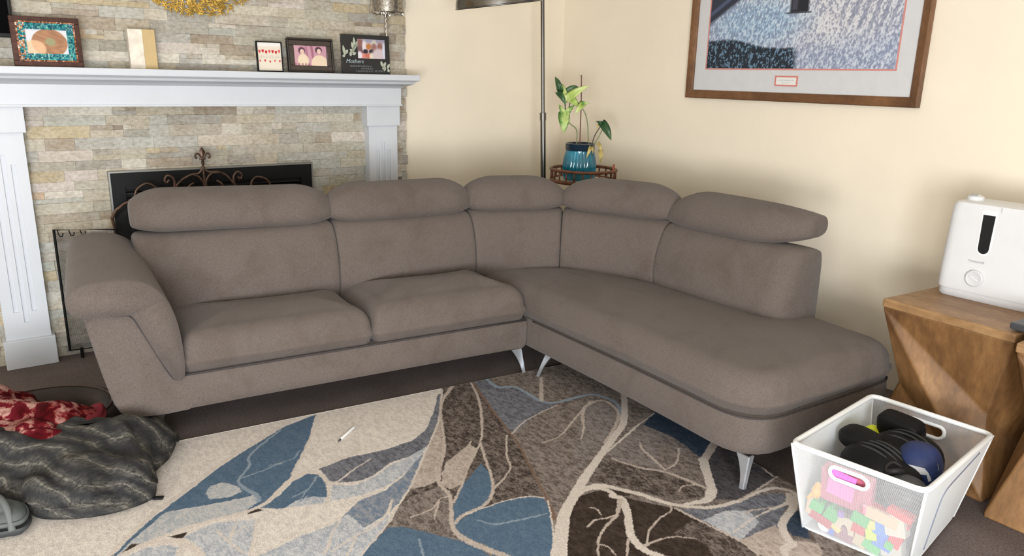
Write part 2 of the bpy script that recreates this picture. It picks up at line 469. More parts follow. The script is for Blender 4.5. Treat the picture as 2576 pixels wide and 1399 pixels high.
cf = [(0.535, .045), (0.535, .60), (.526, .666), (.546, .70), (.584, .729), (.63, .745), (.8, .75), (.952, .755), (1.11, .75), (1.28, .745), (1.33, .729), (1.365, .70), (1.385, .666), (1.376, .60), (1.376, .045)]
obj('centre_frame', merge(tube(P3(cf), .008, 6, closed=True), tube([(.56, YS, .05), (.56, YS, 0)], .008, 6), tube([(1.35, YS, .05), (1.35, YS, 0)], .008, 6)), m_iron, scr)
o = obj('wire_mesh', ([(.54, YS, .05), (1.372, YS, .05), (1.372, YS, .66), (1.28, YS, .74), (.63, YS, .74), (.54, YS, .66)], [(0, 1, 2, 3, 4, 5)]), mm, scr); uvset(o, lambda v: (v.x, v.z))
SCROLLS = [
 [(0.952, 0.891), (0.954, 0.817), (0.953, 0.746)],
 [(0.952, 0.885), (0.932, 0.855), (0.896, 0.849), (0.856, 0.831), (0.823, 0.8), (0.789, 0.755)],
 [(0.896, 0.851), (0.93, 0.835), (0.951, 0.796), (0.941, 0.772), (0.915, 0.749)],
 [(0.791, 0.831), (0.779, 0.815), (0.771, 0.832), (0.786, 0.851), (0.81, 0.834), (0.813, 0.797), (0.789, 0.758)],
 [(0.904, 0.808), (0.88, 0.793), (0.877, 0.755)],
 [(0.952, 0.885), (0.976, 0.859), (1.031, 0.854), (1.07, 0.827), (1.104, 0.778), (1.131, 0.751)],
 [(1.031, 0.854), (0.987, 0.848), (0.96, 0.808), (0.969, 0.77), (1.0, 0.756), (1.037, 0.766), (1.035, 0.795), (1.012, 0.814)],
 [(1.116, 0.829), (1.131, 0.815), (1.137, 0.836), (1.117, 0.852), (1.097, 0.83), (1.097, 0.796), (1.108, 0.778)],
 [(1.077, 0.75), (1.082, 0.767), (1.103, 0.772), (1.122, 0.75)],
 [(0.63, 0.745), (0.644, 0.792), (0.69, 0.819), (0.725, 0.798), (0.731, 0.782), (0.716, 0.755)],
 [(1.231, 0.77), (1.23, 0.755), (1.192, 0.764), (1.183, 0.791), (1.208, 0.819), (1.251, 0.812), (1.277, 0.781), (1.27, 0.745)],
 [(0.8, 0.755), (0.821, 0.778), (0.842, 0.755)]]
for l in SCROLLS: obj('scroll', strap(l), m_iron, scr, smooth=True)
def leaf_solid(tip, base, wd, th=.006):
    tip, base = Vector(tip), Vector(base); d = tip - base; s = Vector((d.z, 0, -d.x)).normalized(); rs = []
    for k in range(9):
        t = k / 8; hw = max(.0008, wd * math.sin(math.pi * min(1, t * .93 + .05)) ** .8); p = base + d * t
        rs.append([p + s * hw, p + Vector((0, -th, 0)), p - s * hw, p + Vector((0, th, 0))])
    return rings(rs)
fy = YS
fleur = merge(leaf_solid((.953, fy, .982), (.953, fy, .918), .015), tube(spline(P3([(.953, .915), (.94, .945), (.925, .95), (.919, .935), (.928, .928)]), 5), .005, 6), tube(spline(P3([(.953, .915), (.968, .945), (.983, .95), (.989, .935), (.98, .928)]), 5), .005, 6), box((.953, fy, .925), (.03, .014, .008), .002), leaf_solid((.953, fy, .885), (.953, fy, .925), .008))
obj('fleur_finial', fleur, m_iron, scr, smooth=40)
for i in range(3):
    x = .30 + i * .045
    obj('hook', tube(spline([(x, 3.953 - i * .005, .626 - i * .003), (x + .006, 3.945, .60), (x + .018, 3.945, .598), (x + .02, 3.945, .612)], 4), .0025, 5), m_black, scr, smooth=True)

# ================================================================== SECTIONAL SOFA
sofa = thing('sectional_sofa', 'taupe fabric corner sectional sofa with five headrests and open chaise end', 'sofa', (1.7, 2.6, 0))
# seat / back junction line, sampled densely
PA, PB, PC, PD = Vector((.49, 3.165)), Vector((1.95, 3.02)), Vector((2.57, 2.42)), Vector((2.585, 1.70))
CT = Vector((2.50, 2.965))
path = []
for k in range(60): path.append(PA.lerp(PB, k / 60))
for k in range(50):
    t = k / 50; path.append(PB * (1 - t) ** 2 + CT * 2 * t * (1 - t) + PC * t * t)
for k in range(41): path.append(PC.lerp(PD, k / 40))
acc = [0.0]
for a, b in zip(path[:-1], path[1:]): acc.append(acc[-1] + (b - a).length)
def pat(s):
    s = max(0, min(acc[-1], s)); i = 0
    while i < len(acc) - 2 and acc[i + 1] < s: i += 1
    t = (s - acc[i]) / max(1e-9, acc[i + 1] - acc[i]); p = path[i].lerp(path[i + 1], t)
    a, b = path[max(0, i - 3)], path[min(len(path) - 1, i + 4)]; d = (b - a).normalized()
    return p, Vector((-d.y, d.x))
def s_of(x, y):
    q = Vector((x, y)); return min(range(len(path)), key=lambda i: (path[i] - q).length)
SEAM = [0.0] + [acc[s_of(*q)] for q in ((1.285, 3.086), (1.965, 3.02), (2.375, 2.86), (2.572, 2.40))] + [acc[-1]]
def loft(s0, s1, sec, rad, f0, n=26, pw=2.4, tilt=None, f0b=None, radb=None, sag=0.0, cen=None, cenb=None, pwb=None, zk=1.0):
    L = s1 - s0; cx, cz = cen or (sum(p[0] for p in sec) / len(sec), sum(p[1] for p in sec) / len(sec)); ts = []
    for k in range(9): ts.append(rad * (1 - math.cos(k / 8 * math.pi / 2)))
    rb = radb or rad
    mid = [rad + (L - rad - rb) * k / n for k in range(1, n)]
    end = [L - rb * (1 - math.cos(k / 8 * math.pi / 2)) for k in range(8, -1, -1)]
    rs = []
    for d in ts + mid + end:
        u, r_, ff = (d, rad, f0) if d < L / 2 else (L - d, rb, f0 if f0b is None else f0b)
        if cenb: cx, cz = cen if d < L / 2 else cenb
        p_ = pw if d < L / 2 or not pwb else pwb
        f = 1.0 if u >= r_ else ff + (1 - ff) * max(0, 1 - (1 - u / r_) ** p_) ** (1 / p_)
        p, nn = pat(s0 + d); q = []
        bulge = math.sin(math.pi * d / L) * sag
        for (o_, z_) in sec:
            oo = cx + (o_ - cx) * f; z2 = cz + (z_ - cz) * (1 - (1 - f) * (zk if d > L / 2 else 1.0))
            if tilt: z2 += tilt(d / L)
            if o_ < cx: oo -= bulge
            q.append(Vector((p.x + nn.x * oo, p.y + nn.y * oo, z2)))
        rs.append(q)
    return rings(rs, True)
def sec(P, it=2): return [(v.x, v.y) for v in chaikin([Vector((a, b, 0)) for a, b in P], it)]
BACK = sec([(.03, .34), (-.01, .42), (-.015, .50), (.005, .60), (.045, .685), (.09, .712), (.17, .71), (.235, .69), (.245, .55), (.245, .30), (.235, .15), (.12, .14), (.06, .2)])
HEAD = sec([(.062, .700), (.038, .735), (.045, .790), (.075, .835), (.125, .866), (.19, .866), (.245, .835), (.268, .780), (.25, .725), (.19, .700), (.12, .694)], 2)
FRAME = sec([(.09, .2), (.07, .45), (.09, .66), (.15, .685), (.235, .67), (.255, .5), (.255, .16), (.245, .13), (.12, .13)], 1)
obj('back_shell', loft(0.0, acc[-1] - .012, FRAME, .02, .95, 70), m_fab, sofa, smooth=True)
for i in range(5):
    s0, s1 = SEAM[i], SEAM[i + 1]
    last = i == 4
    obj('back_cushion', loft(s0 + .001, s1 - .001, BACK, .03, .90, 24, f0b=.52 if last else None, radb=.10 if last else None, sag=.012, cen=(.115, .45) if last else None, cenb=(.225, .45) if last else None, zk=.12 if last else 1.0), m_fab, sofa, smooth=True)
HR = [(-.02, .012), (-.02, .02), (-.012, .006), (-.004, .01), (-.02, .06)]
for i in range(5):
    s0, s1 = SEAM[i] + HR[i][0], SEAM[i + 1] + HR[i][1]
    tl = None
    if i == 0: tl = lambda t: .02 * (1 - t)
    obj('headrest', loft(s0, s1, HEAD, .15 if i != 4 else .19, .26, 22, pw=1.75, tilt=tl, sag=.006, cen=(.13, .745) if i != 4 else (.12, .715), cenb=None if i != 4 else (.215, .812), pwb=None if i != 4 else 1.75, radb=.15 if i != 4 else .34, f0b=None if i != 4 else .08), m_fab, sofa, smooth=True)

# base plinths
def quad_base(P, rad, z0, z1, sk): return pillow(round_poly(P, rad), sk, z0, z1, .012, 0, 0.003, nt=4, under=.014)
obj('base', quad_base([(.50, 2.79), (2.018, 2.646), (2.022, 2.70), (2.04, 3.2), (.56, 3.38)], [.01, .012, .03, .05, .05], .128, .268, [(.9, 3.05), (1.7, 2.95)]), m_fab, sofa, smooth=40)
ch_out = [(2.022, 2.655), (2.010, 2.0), (1.972, 1.36), (2.80, 1.325), (2.86, 1.72), (2.86, 2.55), (2.55, 3.10), (2.03, 3.22)]
ch_rad = [.012, .2, .17, .10, .05, .25, .3, .05]
obj('chaise_base', quad_base(ch_out, ch_rad, .128, .268, [(2.38, 2.75), (2.40, 1.75)]), m_fab, sofa, smooth=40)
# seat cushions
def crease(x, y): return 0.0
def wav(v): return v + Vector((0, 0, .004 * noise.noise(Vector((v.x * 5, v.y * 5, 1.7)))))
obj('seat_cushion', pillow(round_poly([(.548, 2.784), (1.276, 2.714), (1.296, 3.16), (.56, 3.25)], [.03, .045, .03, .03]), [(.80, 3.0), (1.10, 2.96)], .264, .418, .085, .022, .012, disp=wav), m_fab, sofa, smooth=True)
obj('seat_cushion', pillow(round_poly([(1.280, 2.712), (2.012, 2.642), (1.998, 3.09), (1.300, 3.155)], [.045, .05, .03, .03]), [(1.52, 2.92), (1.80, 2.88)], .264, .428, .09, .036, .014, disp=wav), m_fab, sofa, smooth=True)
ch_c = [(2.026, 2.645), (2.014, 2.0), (1.976, 1.36), (2.80, 1.325), (2.86, 1.72), (2.72, 1.78), (2.70, 2.50), (2.50, 2.96), (2.0, 3.14)]
ch_cr = [.035, .2, .20, .10, .04, .05, .2, .25, .03]
obj('chaise_cushion', pillow(round_poly(ch_c, ch_cr), [(2.32, 2.78), (2.38, 2.2), (2.38, 1.72)], .264, .412, .085, .022, .012, nt=14, disp=wav), m_fab, sofa, smooth=True)

# arm: front panel + padded cap that folds down the inner side
A0 = Vector((.5, 2.79)); ua = Vector((math.cos(R(-5.4)), math.sin(R(-5.4)))); va = Vector((-ua.y, ua.x))
def apt(x, z, v, dx=0): p = A0 + ua * ((x + dx - .5) / ua.x) + va * v; return Vector((p.x, p.y, z))
panel = sec([(.252, .535), (.33, .535), (.40, .525), (.45, .42), (.52, .27), (.60, .262), (.60, .125), (.44, .120), (.36, .135), (.322, .165), (.295, .28), (.27, .42)], 1)
rs = []
for v, f in ((0, .965), (.006, .988), (.016, 1), (.2, 1), (.40, 1), (.52, .98), (.54, .95)):
    cx, cz = .43, .32
    rs.append([apt(cx + (x - cx) * f, cz + (z - cz) * f, v) for x, z in panel])
obj('arm_panel', rings(rs), m_fab, sofa, smooth=40)
PF = [(.25, .52), (.212, .545), (.20, .59), (.225, .632), (.29, .652), (.37, .655), (.45, .638), (.512, .585), (.548, .485), (.560, .34), (.552, .262), (.528, .250), (.506, .27), (.45, .39), (.408, .495), (.402, .512), (.395, .518), (.33, .522)]
PBk = [(.27, .58), (.232, .61), (.225, .66), (.242, .70), (.29, .724), (.35, .728), (.41, .712), (.465, .66), (.515, .545), (.548, .37), (.546, .262), (.528, .250), (.506, .27), (.45, .43), (.408, .545), (.402, .56), (.395, .566), (.33, .585)]
rs = []
for k in range(26):
    t = k / 25; v = -.028 + t * .60
    d = min(k, 8) / 8; f = .88 + .12 * max(0, 1 - (1 - d) ** 2.6) ** (1 / 2.6)
    if k > 21: f = 1 - .25 * ((k - 21) / 4) ** 2
    S_ = [(a[0] + (b[0] - a[0]) * t, a[1] + (b[1] - a[1]) * t) for a, b in zip(PF, PBk)]
    S_ = sec(S_, 2)
    # shrink towards the local mid-thickness line of the inverted-L pad
    out = []
    for x, z in S_:
        mx, mz = (min(.47, max(.27, x)), .585 + .075 * t) if (x < .47 and z > .5) else (.525 - max(0, z - .3) * .2, max(.28, min(z, .56)))
        out.append(apt(mx + (x - mx) * f, mz + (z - mz) * f, v))
    rs.append(out)
obj('arm_pad', rings(rs), m_fab, sofa, smooth=True)

def fin_leg(cb, ct, d1, d2, w=.05):
    """angle-section chrome leg: two tapering concave fins meeting along a corner edge"""
    cb, ct = Vector(cb), Vector(ct); g = []
    for d, w in ((d1, w), (d2, .024)):
        d = Vector((d[0], d[1], 0)).normalized(); s = Vector((-d.y, d.x, 0)) * .0035; rs = []
        for k in range(9):
            t = k / 8; p = cb.lerp(ct, t); ww = .014 + (w - .014) * t ** 2.2
            rs.append([p + s, p - s, p - s + d * ww, p + s + d * ww])
        g.append(rings(rs))
    return merge(*g)
obj('leg', fin_leg((2.006, 2.636, .0), (1.985, 2.65, .13), (-1, .1), (0, 1)), m_leg, sofa)
obj('leg', fin_leg((2.022, 2.57, .0125), (2.075, 2.562, .13), (.02, -1), (1, 0)), m_leg, sofa)
obj('leg', fin_leg((2.0, 1.39, .0125), (2.012, 1.388, .13), (0.02, 1), (1, 0)), m_leg, sofa)
obj('leg', fin_leg((.47, 2.93, 0), (.455, 2.87, .13), (1, -.1), (0, 1)), m_leg, sofa)
obj('leg', fin_leg((.56, 3.33, 0), (.55, 3.34, .13), (1, 0), (0, -1)), m_leg, sofa)
obj('leg', fin_leg((2.55, 2.95, 0), (2.57, 2.97, .13), (-1, 0), (0, -1)), m_leg, sofa)
obj('leg', fin_leg((2.80, 1.42, 0), (2.82, 1.40, .13), (-1, 0), (0, 1)), m_leg, sofa)

# thin dark tubes along the seams, standing in for shadow in the creases
m_seam_shade = M('dark_seam_shade', (62, 57, 57), 0.95, var=.08, scale=200)
def seam_shade(name, pts_, r=.0042): obj(name, tube(pts_, r, 6), m_seam_shade, sofa, smooth=True)
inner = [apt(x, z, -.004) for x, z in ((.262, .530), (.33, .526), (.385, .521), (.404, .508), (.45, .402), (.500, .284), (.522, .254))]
seam_shade('arm_seam_shade', spline(inner, 6))
seam_shade('seat_seam_shade', [Vector((x, 2.79 - .0949 * (x - .5) - .001, .266)) for x in (.536, .8, 1.1, 1.4, 1.7, 2.008)])
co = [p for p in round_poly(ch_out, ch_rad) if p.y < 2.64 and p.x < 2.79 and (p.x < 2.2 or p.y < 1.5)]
seam_shade('chaise_seam_shade', [Vector((p.x, p.y, .266)) for p in co], .0032)
RUG_FIELDS=[
 ('cream',[(1651,2798),(1414,2422),(1261,2243),(1162,2130),(1061,2016),(964,1927),(910,1872),(772,1769),(680,1697),(-314,2216),(-519,3241),(316,3004),(538,3102),(1130,3155)]),
 ('brown',[(1651,2798),(1414,2422),(1261,2243),(1162,2130),(1061,2016),(964,1927),(910,1872),(1062,1668),(1268,1776),(1401,1721),(1530,2013),(1627,2329),(1780,2817)]),
 ('ltaupe',[(1414,2422),(1261,2243),(1162,2130),(1061,2016),(1114,2000),(1173,2010),(1239,2122),(1288,2179)]),
 ('ltaupe',[(1251,2101),(1399,2174),(1405,2119),(1307,2030),(1221,1946),(1174,1936),(1165,1983)]),
 ('taupe',[(1036,1968),(964,1927),(910,1872),(980,1785),(1042,1690),(1070,1758),(1148,1903),(1152,1975)]),
 ('blue',[(189,2160),(311,2288),(435,2385),(577,2503),(665,2562),(872,2689),(1016,2729),(932,2569),(817,2383),(753,2295),(646,2196),(568,2177),(458,2186),(377,2187),(279,2170),(205,2149)]),
 ('pale',[(206,2160),(264,2220),(365,2312),(476,2285),(549,2268),(620,2262),(635,2219),(570,2183),(459,2190),(378,2193),(296,2178),(205,2149)]),
 ('pale',[(494,2354),(519,2396),(560,2396),(594,2347),(596,2303),(555,2289),(500,2309)]),
 ('blue',[(604,2183),(685,2209),(758,2274),(820,2298),(845,2271),(849,2214),(825,2135),(793,2093),(660,2138)]),
 ('palegrey',[(682,2132),(727,2154),(779,2147),(813,2115),(792,2089)]),
 ('slate',[(860,2307),(979,2325),(1129,2306),(1238,2317),(1328,2372),(1438,2504),(1534,2638),(1544,2633),(1414,2422),(1261,2243),(1167,2213),(1090,2209),(993,2159),(940,2154),(884,2181),(863,2205),(861,2266)]),
 ('palegrey',[(1257,2246),(1167,2213),(1082,2193),(993,2149),(923,2136),(857,2180),(814,2088),(927,2067),(1024,2079),(1143,2142)]),
 ('slateblue',[(1231,2217),(1082,2100),(992,2052),(888,2039),(837,2003),(760,1948),(759,1879),(818,1886),(885,1905),(935,1921),(988,1955),(1076,2035)]),
 ('palegrey',[(765,1960),(831,1990),(842,1885),(932,1915),(907,1866),(772,1769),(708,1710),(437,1892),(502,2058),(598,1957)]),
 ('cream',[(651,2110),(849,2030),(776,1985),(592,1939),(439,1923),(508,2171)]),
 ('palegrey',[(379,2143),(470,2168),(582,2119),(513,1942),(482,1871),(386,1965),(401,2036),(394,2100)]),
 ('palegrey',[(213,2130),(275,2146),(332,2128),(361,2089),(345,1993),(202,2059)]),
 ('dark',[(342,2172),(384,2164),(397,2166),(378,2137),(355,2149)]),
 ('dark',[(205,2149),(247,2191),(269,2177),(248,2164),(215,2142)]),
 ('dark',[(565,2164),(612,2179),(617,2152),(587,2157)]),
 ('blue',[(1080,1765),(1111,1824),(1175,1896),(1242,1953),(1359,2030),(1339,1942),(1307,1879),(1257,1821),(1217,1800),(1130,1784)]),
 ('blue',[(1075,1750),(1112,1769),(1197,1785),(1273,1782),(1365,1760),(1401,1721),(1390,1685),(1315,1565),(1157,1367),(1057,1434),(1100,1610),(1066,1673),(1064,1716)]),
 ('blue',[(901,1854),(941,1831),(977,1780),(1046,1676),(1075,1623),(1091,1453),(697,1685),(772,1769)]),
 ('slate',[(1730,2659),(1627,2329),(1578,2148),(1740,2226),(1905,2274),(1864,2332),(1873,2478),(1800,2560),(1823,2712)]),
 ('taupe',[(1578,2148),(1740,2226),(1905,2274),(2041,2259),(2125,2148),(2066,2061),(1877,1914),(1630,1784),(1468,1692),(1348,1586),(1378,1656),(1446,1808),(1530,2013)]),
 ('greytaupe',[(1987,2189),(2067,2202),(2074,2117),(2008,2023),(1821,1898),(1634,1804),(1627,1854),(1788,1998)]),
 ('taupe',[(1823,2712),(1800,2560),(1873,2478),(1864,2332),(1913,2284),(2055,2275),(2184,2210),(2406,2302),(2447,2833),(1928,2930)]),
 ('greytaupe',[(1784,1830),(2056,1944),(2176,1941),(2187,1753),(2042,1600),(1909,1471),(1872,1623),(1775,1795)]),
 ('taupe',[(2000,1773),(2055,1632),(1909,1471),(1872,1623),(1902,1691)]),
 ('navy',[(2072,1934),(2208,1998),(2209,1659),(2070,1581),(2055,1632),(2080,1721),(2093,1802)]),
 ('brown',[(1729,1805),(1763,1782),(1860,1612),(1894,1463),(1848,1433),(1756,1469),(1649,1660),(1583,1730)]),
 ('darkslate',[(2150,1654),(2264,1623),(2192,1375),(1932,1361),(1869,1403),(1938,1460),(2033,1566)]),
 ('slate',[(1717,1434),(1825,1367),(1930,1346),(2020,1337),(2091,1298),(2085,1259),(1946,1208),(1902,1149),(1767,1070),(1735,1124),(1748,1203)]),
 ('palegrey',[(1743,1343),(1845,1337),(1907,1296),(1883,1235),(1752,1206)]),
 ('ltaupe',[(1747,1207),(1906,1197),(1902,1149),(1888,1116),(1937,1062),(1854,981),(1726,1098)]),
 ('dark',[(1182,1351),(1301,1492),(1401,1595),(1505,1667),(1579,1658),(1630,1635),(1673,1576),(1626,1580),(1717,1434),(1734,1327),(1748,1203),(1740,1089),(1632,1011),(1271,1254)]),
 ('brown',[(1609,1344),(1708,1359),(1729,1322),(1743,1199),(1735,1124),(1624,1199),(1648,1262)]),
 ('navy',[(2028,1216),(2062,1193),(1937,1090),(1909,1130),(1923,1171)]),
]
RUG_VEINS=[
 ('cream',[(832,2312,19),(747,2281,20),(646,2196,18),(568,2177,16),(458,2186,15),(377,2187,15),(279,2170,14),(205,2149,14)]),
 ('cream',[(693,2232,18),(767,2297,18),(828,2318,16),(906,2330,19),(983,2334,20),(1037,2366,20),(1054,2414,15),(1042,2445,11),(999,2461,5)]),
 ('cream',[(825,2310,10),(850,2273,14),(852,2212,15),(827,2134,12),(795,2092,7)]),
 ('cream',[(854,2205,8),(884,2191,7),(957,2233,6),(1042,2273,3)]),
 ('cream',[(191,2171,20),(315,2308,19),(440,2406,19),(583,2523,18),(670,2579,18),(855,2694,22)]),
 ('cream',[(1037,2707,6),(952,2590,8),(849,2433,9),(772,2324,10)]),
 ('cream',[(1573,2670,10),(1414,2422,9),(1261,2243,7),(1162,2130,7),(1061,2016,7),(964,1927,8),(910,1872,6),(772,1769,5)]),
 ('paleblue',[(851,2668,9),(699,2540,9),(670,2461,11),(613,2387,8),(607,2330,14),(629,2256,17),(624,2219,16)]),
 ('paleblue',[(613,2387,6),(702,2402,6),(742,2413,7),(767,2416,10)]),
 ('paleblue',[(729,2422,4),(812,2426,6),(853,2470,7)]),
 ('paleblue',[(837,2261,8),(782,2200,6),(719,2178,4)]),
 ('paleblue',[(770,2190,4),(734,2141,4),(762,2158,3)]),
 ('ltaupe',[(1625,2672,19),(1518,2571,14),(1444,2462,12),(1351,2283,13),(1288,2172,14),(1221,2087,12),(1164,1994,14),(1153,1910,14),(1113,1832,13),(1076,1767,16),(1060,1710,18),(1068,1655,22),(1093,1592,21),(1122,1526,22),(1148,1458,22)]),
 ('ltaupe',[(1724,2672,10),(1654,2500,11),(1558,2329,11),(1446,2168,9),(1312,2038,8),(1212,1931,9),(1139,1861,10)]),
 ('ltaupe',[(1446,2168,9),(1399,2074,10),(1344,1950,10),(1307,1879,12),(1257,1821,11),(1201,1792,13),(1130,1784,12),(1086,1760,13)]),
 ('ltaupe',[(1195,2037,8),(1239,2063,8),(1301,2091,7),(1415,2189,8)]),
 ('ltaupe',[(1228,2054,7),(1254,2015,4)]),
 ('ltaupe',[(1561,2159,8),(1469,2029,7),(1435,1957,8),(1386,1912,7),(1301,1862,9)]),
 ('cream',[(1128,1781,4),(1271,1780,5),(1363,1758,6),(1403,1723,4)]),
 ('seam',[(1730,2659,12),(1627,2329,10),(1578,2148,9),(1530,2013,9),(1446,1808,9),(1405,1704,12),(1355,1608,16)]),
 ('cream',[(1405,1704,4),(1315,1565,5),(1234,1460,5)]),
 ('cream',[(1205,1405,47),(1245,1452,47),(1338,1550,43),(1401,1613,39),(1492,1676,36),(1593,1742,33),(1749,1833,29),(1905,1922,30),(2035,2005,30),(2255,2234,27)]),
 ('paleblue',[(1810,2682,15),(1795,2563,22),(1860,2522,19),(1867,2431,19),(1869,2329,17),(1918,2290,18),(2046,2282,19),(2114,2255,19),(2125,2148,16),(2068,2059,10)]),
 ('ltaupe',[(1585,2157,8),(1675,2210,8),(1782,2244,7),(1900,2268,6)]),
 ('ltaupe',[(1833,1903,9),(1962,1981,11),(2061,2064,14),(2101,2163,13),(2072,2207,14),(1987,2189,16),(1910,2116,14),(1858,2048,9),(1782,1976,5)]),
 ('ltaupe',[(2043,2217,13),(1874,2124,10),(1739,2044,6),(1637,2031,4)]),
 ('ltaupe',[(2028,2543,17),(1873,2343,19)]),
 ('cream',[(1519,1698,22),(1602,1684,25),(1639,1644,22),(1636,1646,20),(1682,1568,20),(1720,1476,20),(1771,1414,16),(1833,1373,17),(1933,1352,16),(2038,1350,16),(2103,1334,16),(2129,1290,17),(2110,1260,21),(2040,1224,25),(1933,1187,27),(1883,1133,26),(1870,1107,30),(1825,1103,24),(1793,1073,16)]),
 ('cream',[(1498,1672,17),(1555,1684,17),(1602,1663,18),(1613,1616,20),(1599,1606,24),(1613,1572,25),(1558,1489,25),(1499,1418,26),(1476,1357,27),(1480,1314,25),(1501,1262,25)]),
 ('ltaupe',[(1603,1573,19),(1541,1520,11),(1501,1520,8),(1455,1532,7),(1414,1516,6)]),
 ('ltaupe',[(1536,1515,12),(1445,1478,8),(1390,1441,8),(1342,1388,7)]),
 ('ltaupe',[(1493,1543,6),(1503,1573,6),(1493,1594,8)]),
 ('ltaupe',[(1382,1430,6),(1395,1405,6),(1388,1364,5)]),
 ('ltaupe',[(1472,1400,9),(1411,1342,8)]),
 ('ltaupe',[(2183,1665,32),(2052,1603,31)]),
 ('cream',[(2049,1605,34),(1978,1525,31),(1928,1467,34),(1881,1428,35),(1838,1415,26),(1763,1436,14)]),
 ('ltaupe',[(1775,1795,8),(1814,1690,11),(1866,1618,11),(1887,1548,13),(1903,1466,14)]),
 ('ltaupe',[(1877,1629,8),(1903,1721,12),(1919,1783,11),(1948,1829,6)]),
 ('ltaupe',[(1877,1629,7),(1955,1647,9),(2041,1714,8)]),
 ('ltaupe',[(1490,1347,13),(1543,1347,9),(1596,1332,6),(1647,1287,4)]),
 ('ltaupe',[(1508,1356,6),(1561,1398,7),(1641,1426,7),(1689,1433,6),(1717,1454,7)]),
 ('ltaupe',[(1808,1502,5),(1849,1519,6),(1884,1504,4)]),
 ('ltaupe',[(1720,1436,10),(1734,1327,10),(1748,1203,10),(1735,1124,8)]),
 ('cream',[(2108,1286,19),(2057,1253,19),(2002,1257,10),(1913,1261,7),(1842,1255,6),(1769,1245,4)]),
 ('ltaupe',[(1996,1261,7),(1910,1294,7),(1888,1286,4)]),
 ('ltaupe',[(1936,1350,9),(2057,1364,8),(2196,1382,6)]),
 ('ltaupe',[(2179,1510,7),(2189,1463,7),(2162,1385,7)]),
 ('ltaupe',[(1749,1208,3),(1831,1196,9),(1906,1197,4)]),
 ('cream',[(1796,1843,7),(2056,1944,11)]),
 ('cream',[(2056,1944,6),(2188,1985,5)]),
 ('cream',[(691,1837,9),(714,1865,8),(747,1917,7),(798,1971,5)]),
 ('cream',[(713,1836,6),(792,1865,7),(876,1887,8),(938,1927,10),(981,1986,9)]),
 ('cream',[(740,1791,7),(798,1860,6)]),
 ('ltaupe',[(984,1864,4),(1063,1870,6),(1117,1906,6),(1148,1903,7)]),
 ('ltaupe',[(1042,1817,5),(1077,1861,7),(1106,1895,5)]),
 ('paleblue',[(952,1750,6),(920,1670,7)]),
 ('paleblue',[(1149,1736,5),(1182,1688,7),(1235,1670,7),(1297,1655,8),(1356,1643,5)]),
 ('cream',[(203,2137,18),(264,2167,18),(317,2158,18),(364,2130,23),(389,2077,25),(398,2013,24)]),
 ('cream',[(354,2087,16),(347,2041,18)]),
 ('cream',[(505,1941,10),(539,2003,8),(584,2114,9)]),
 ('cream',[(487,2051,8),(500,2084,7),(531,2134,5)]),
 ('cream',[(501,2076,5),(553,2105,4)]),
 ('cream',[(470,2118,8),(483,2047,7),(497,1972,6)]),
 ('cream',[(528,1977,6),(572,2001,5),(591,2009,3)]),
]

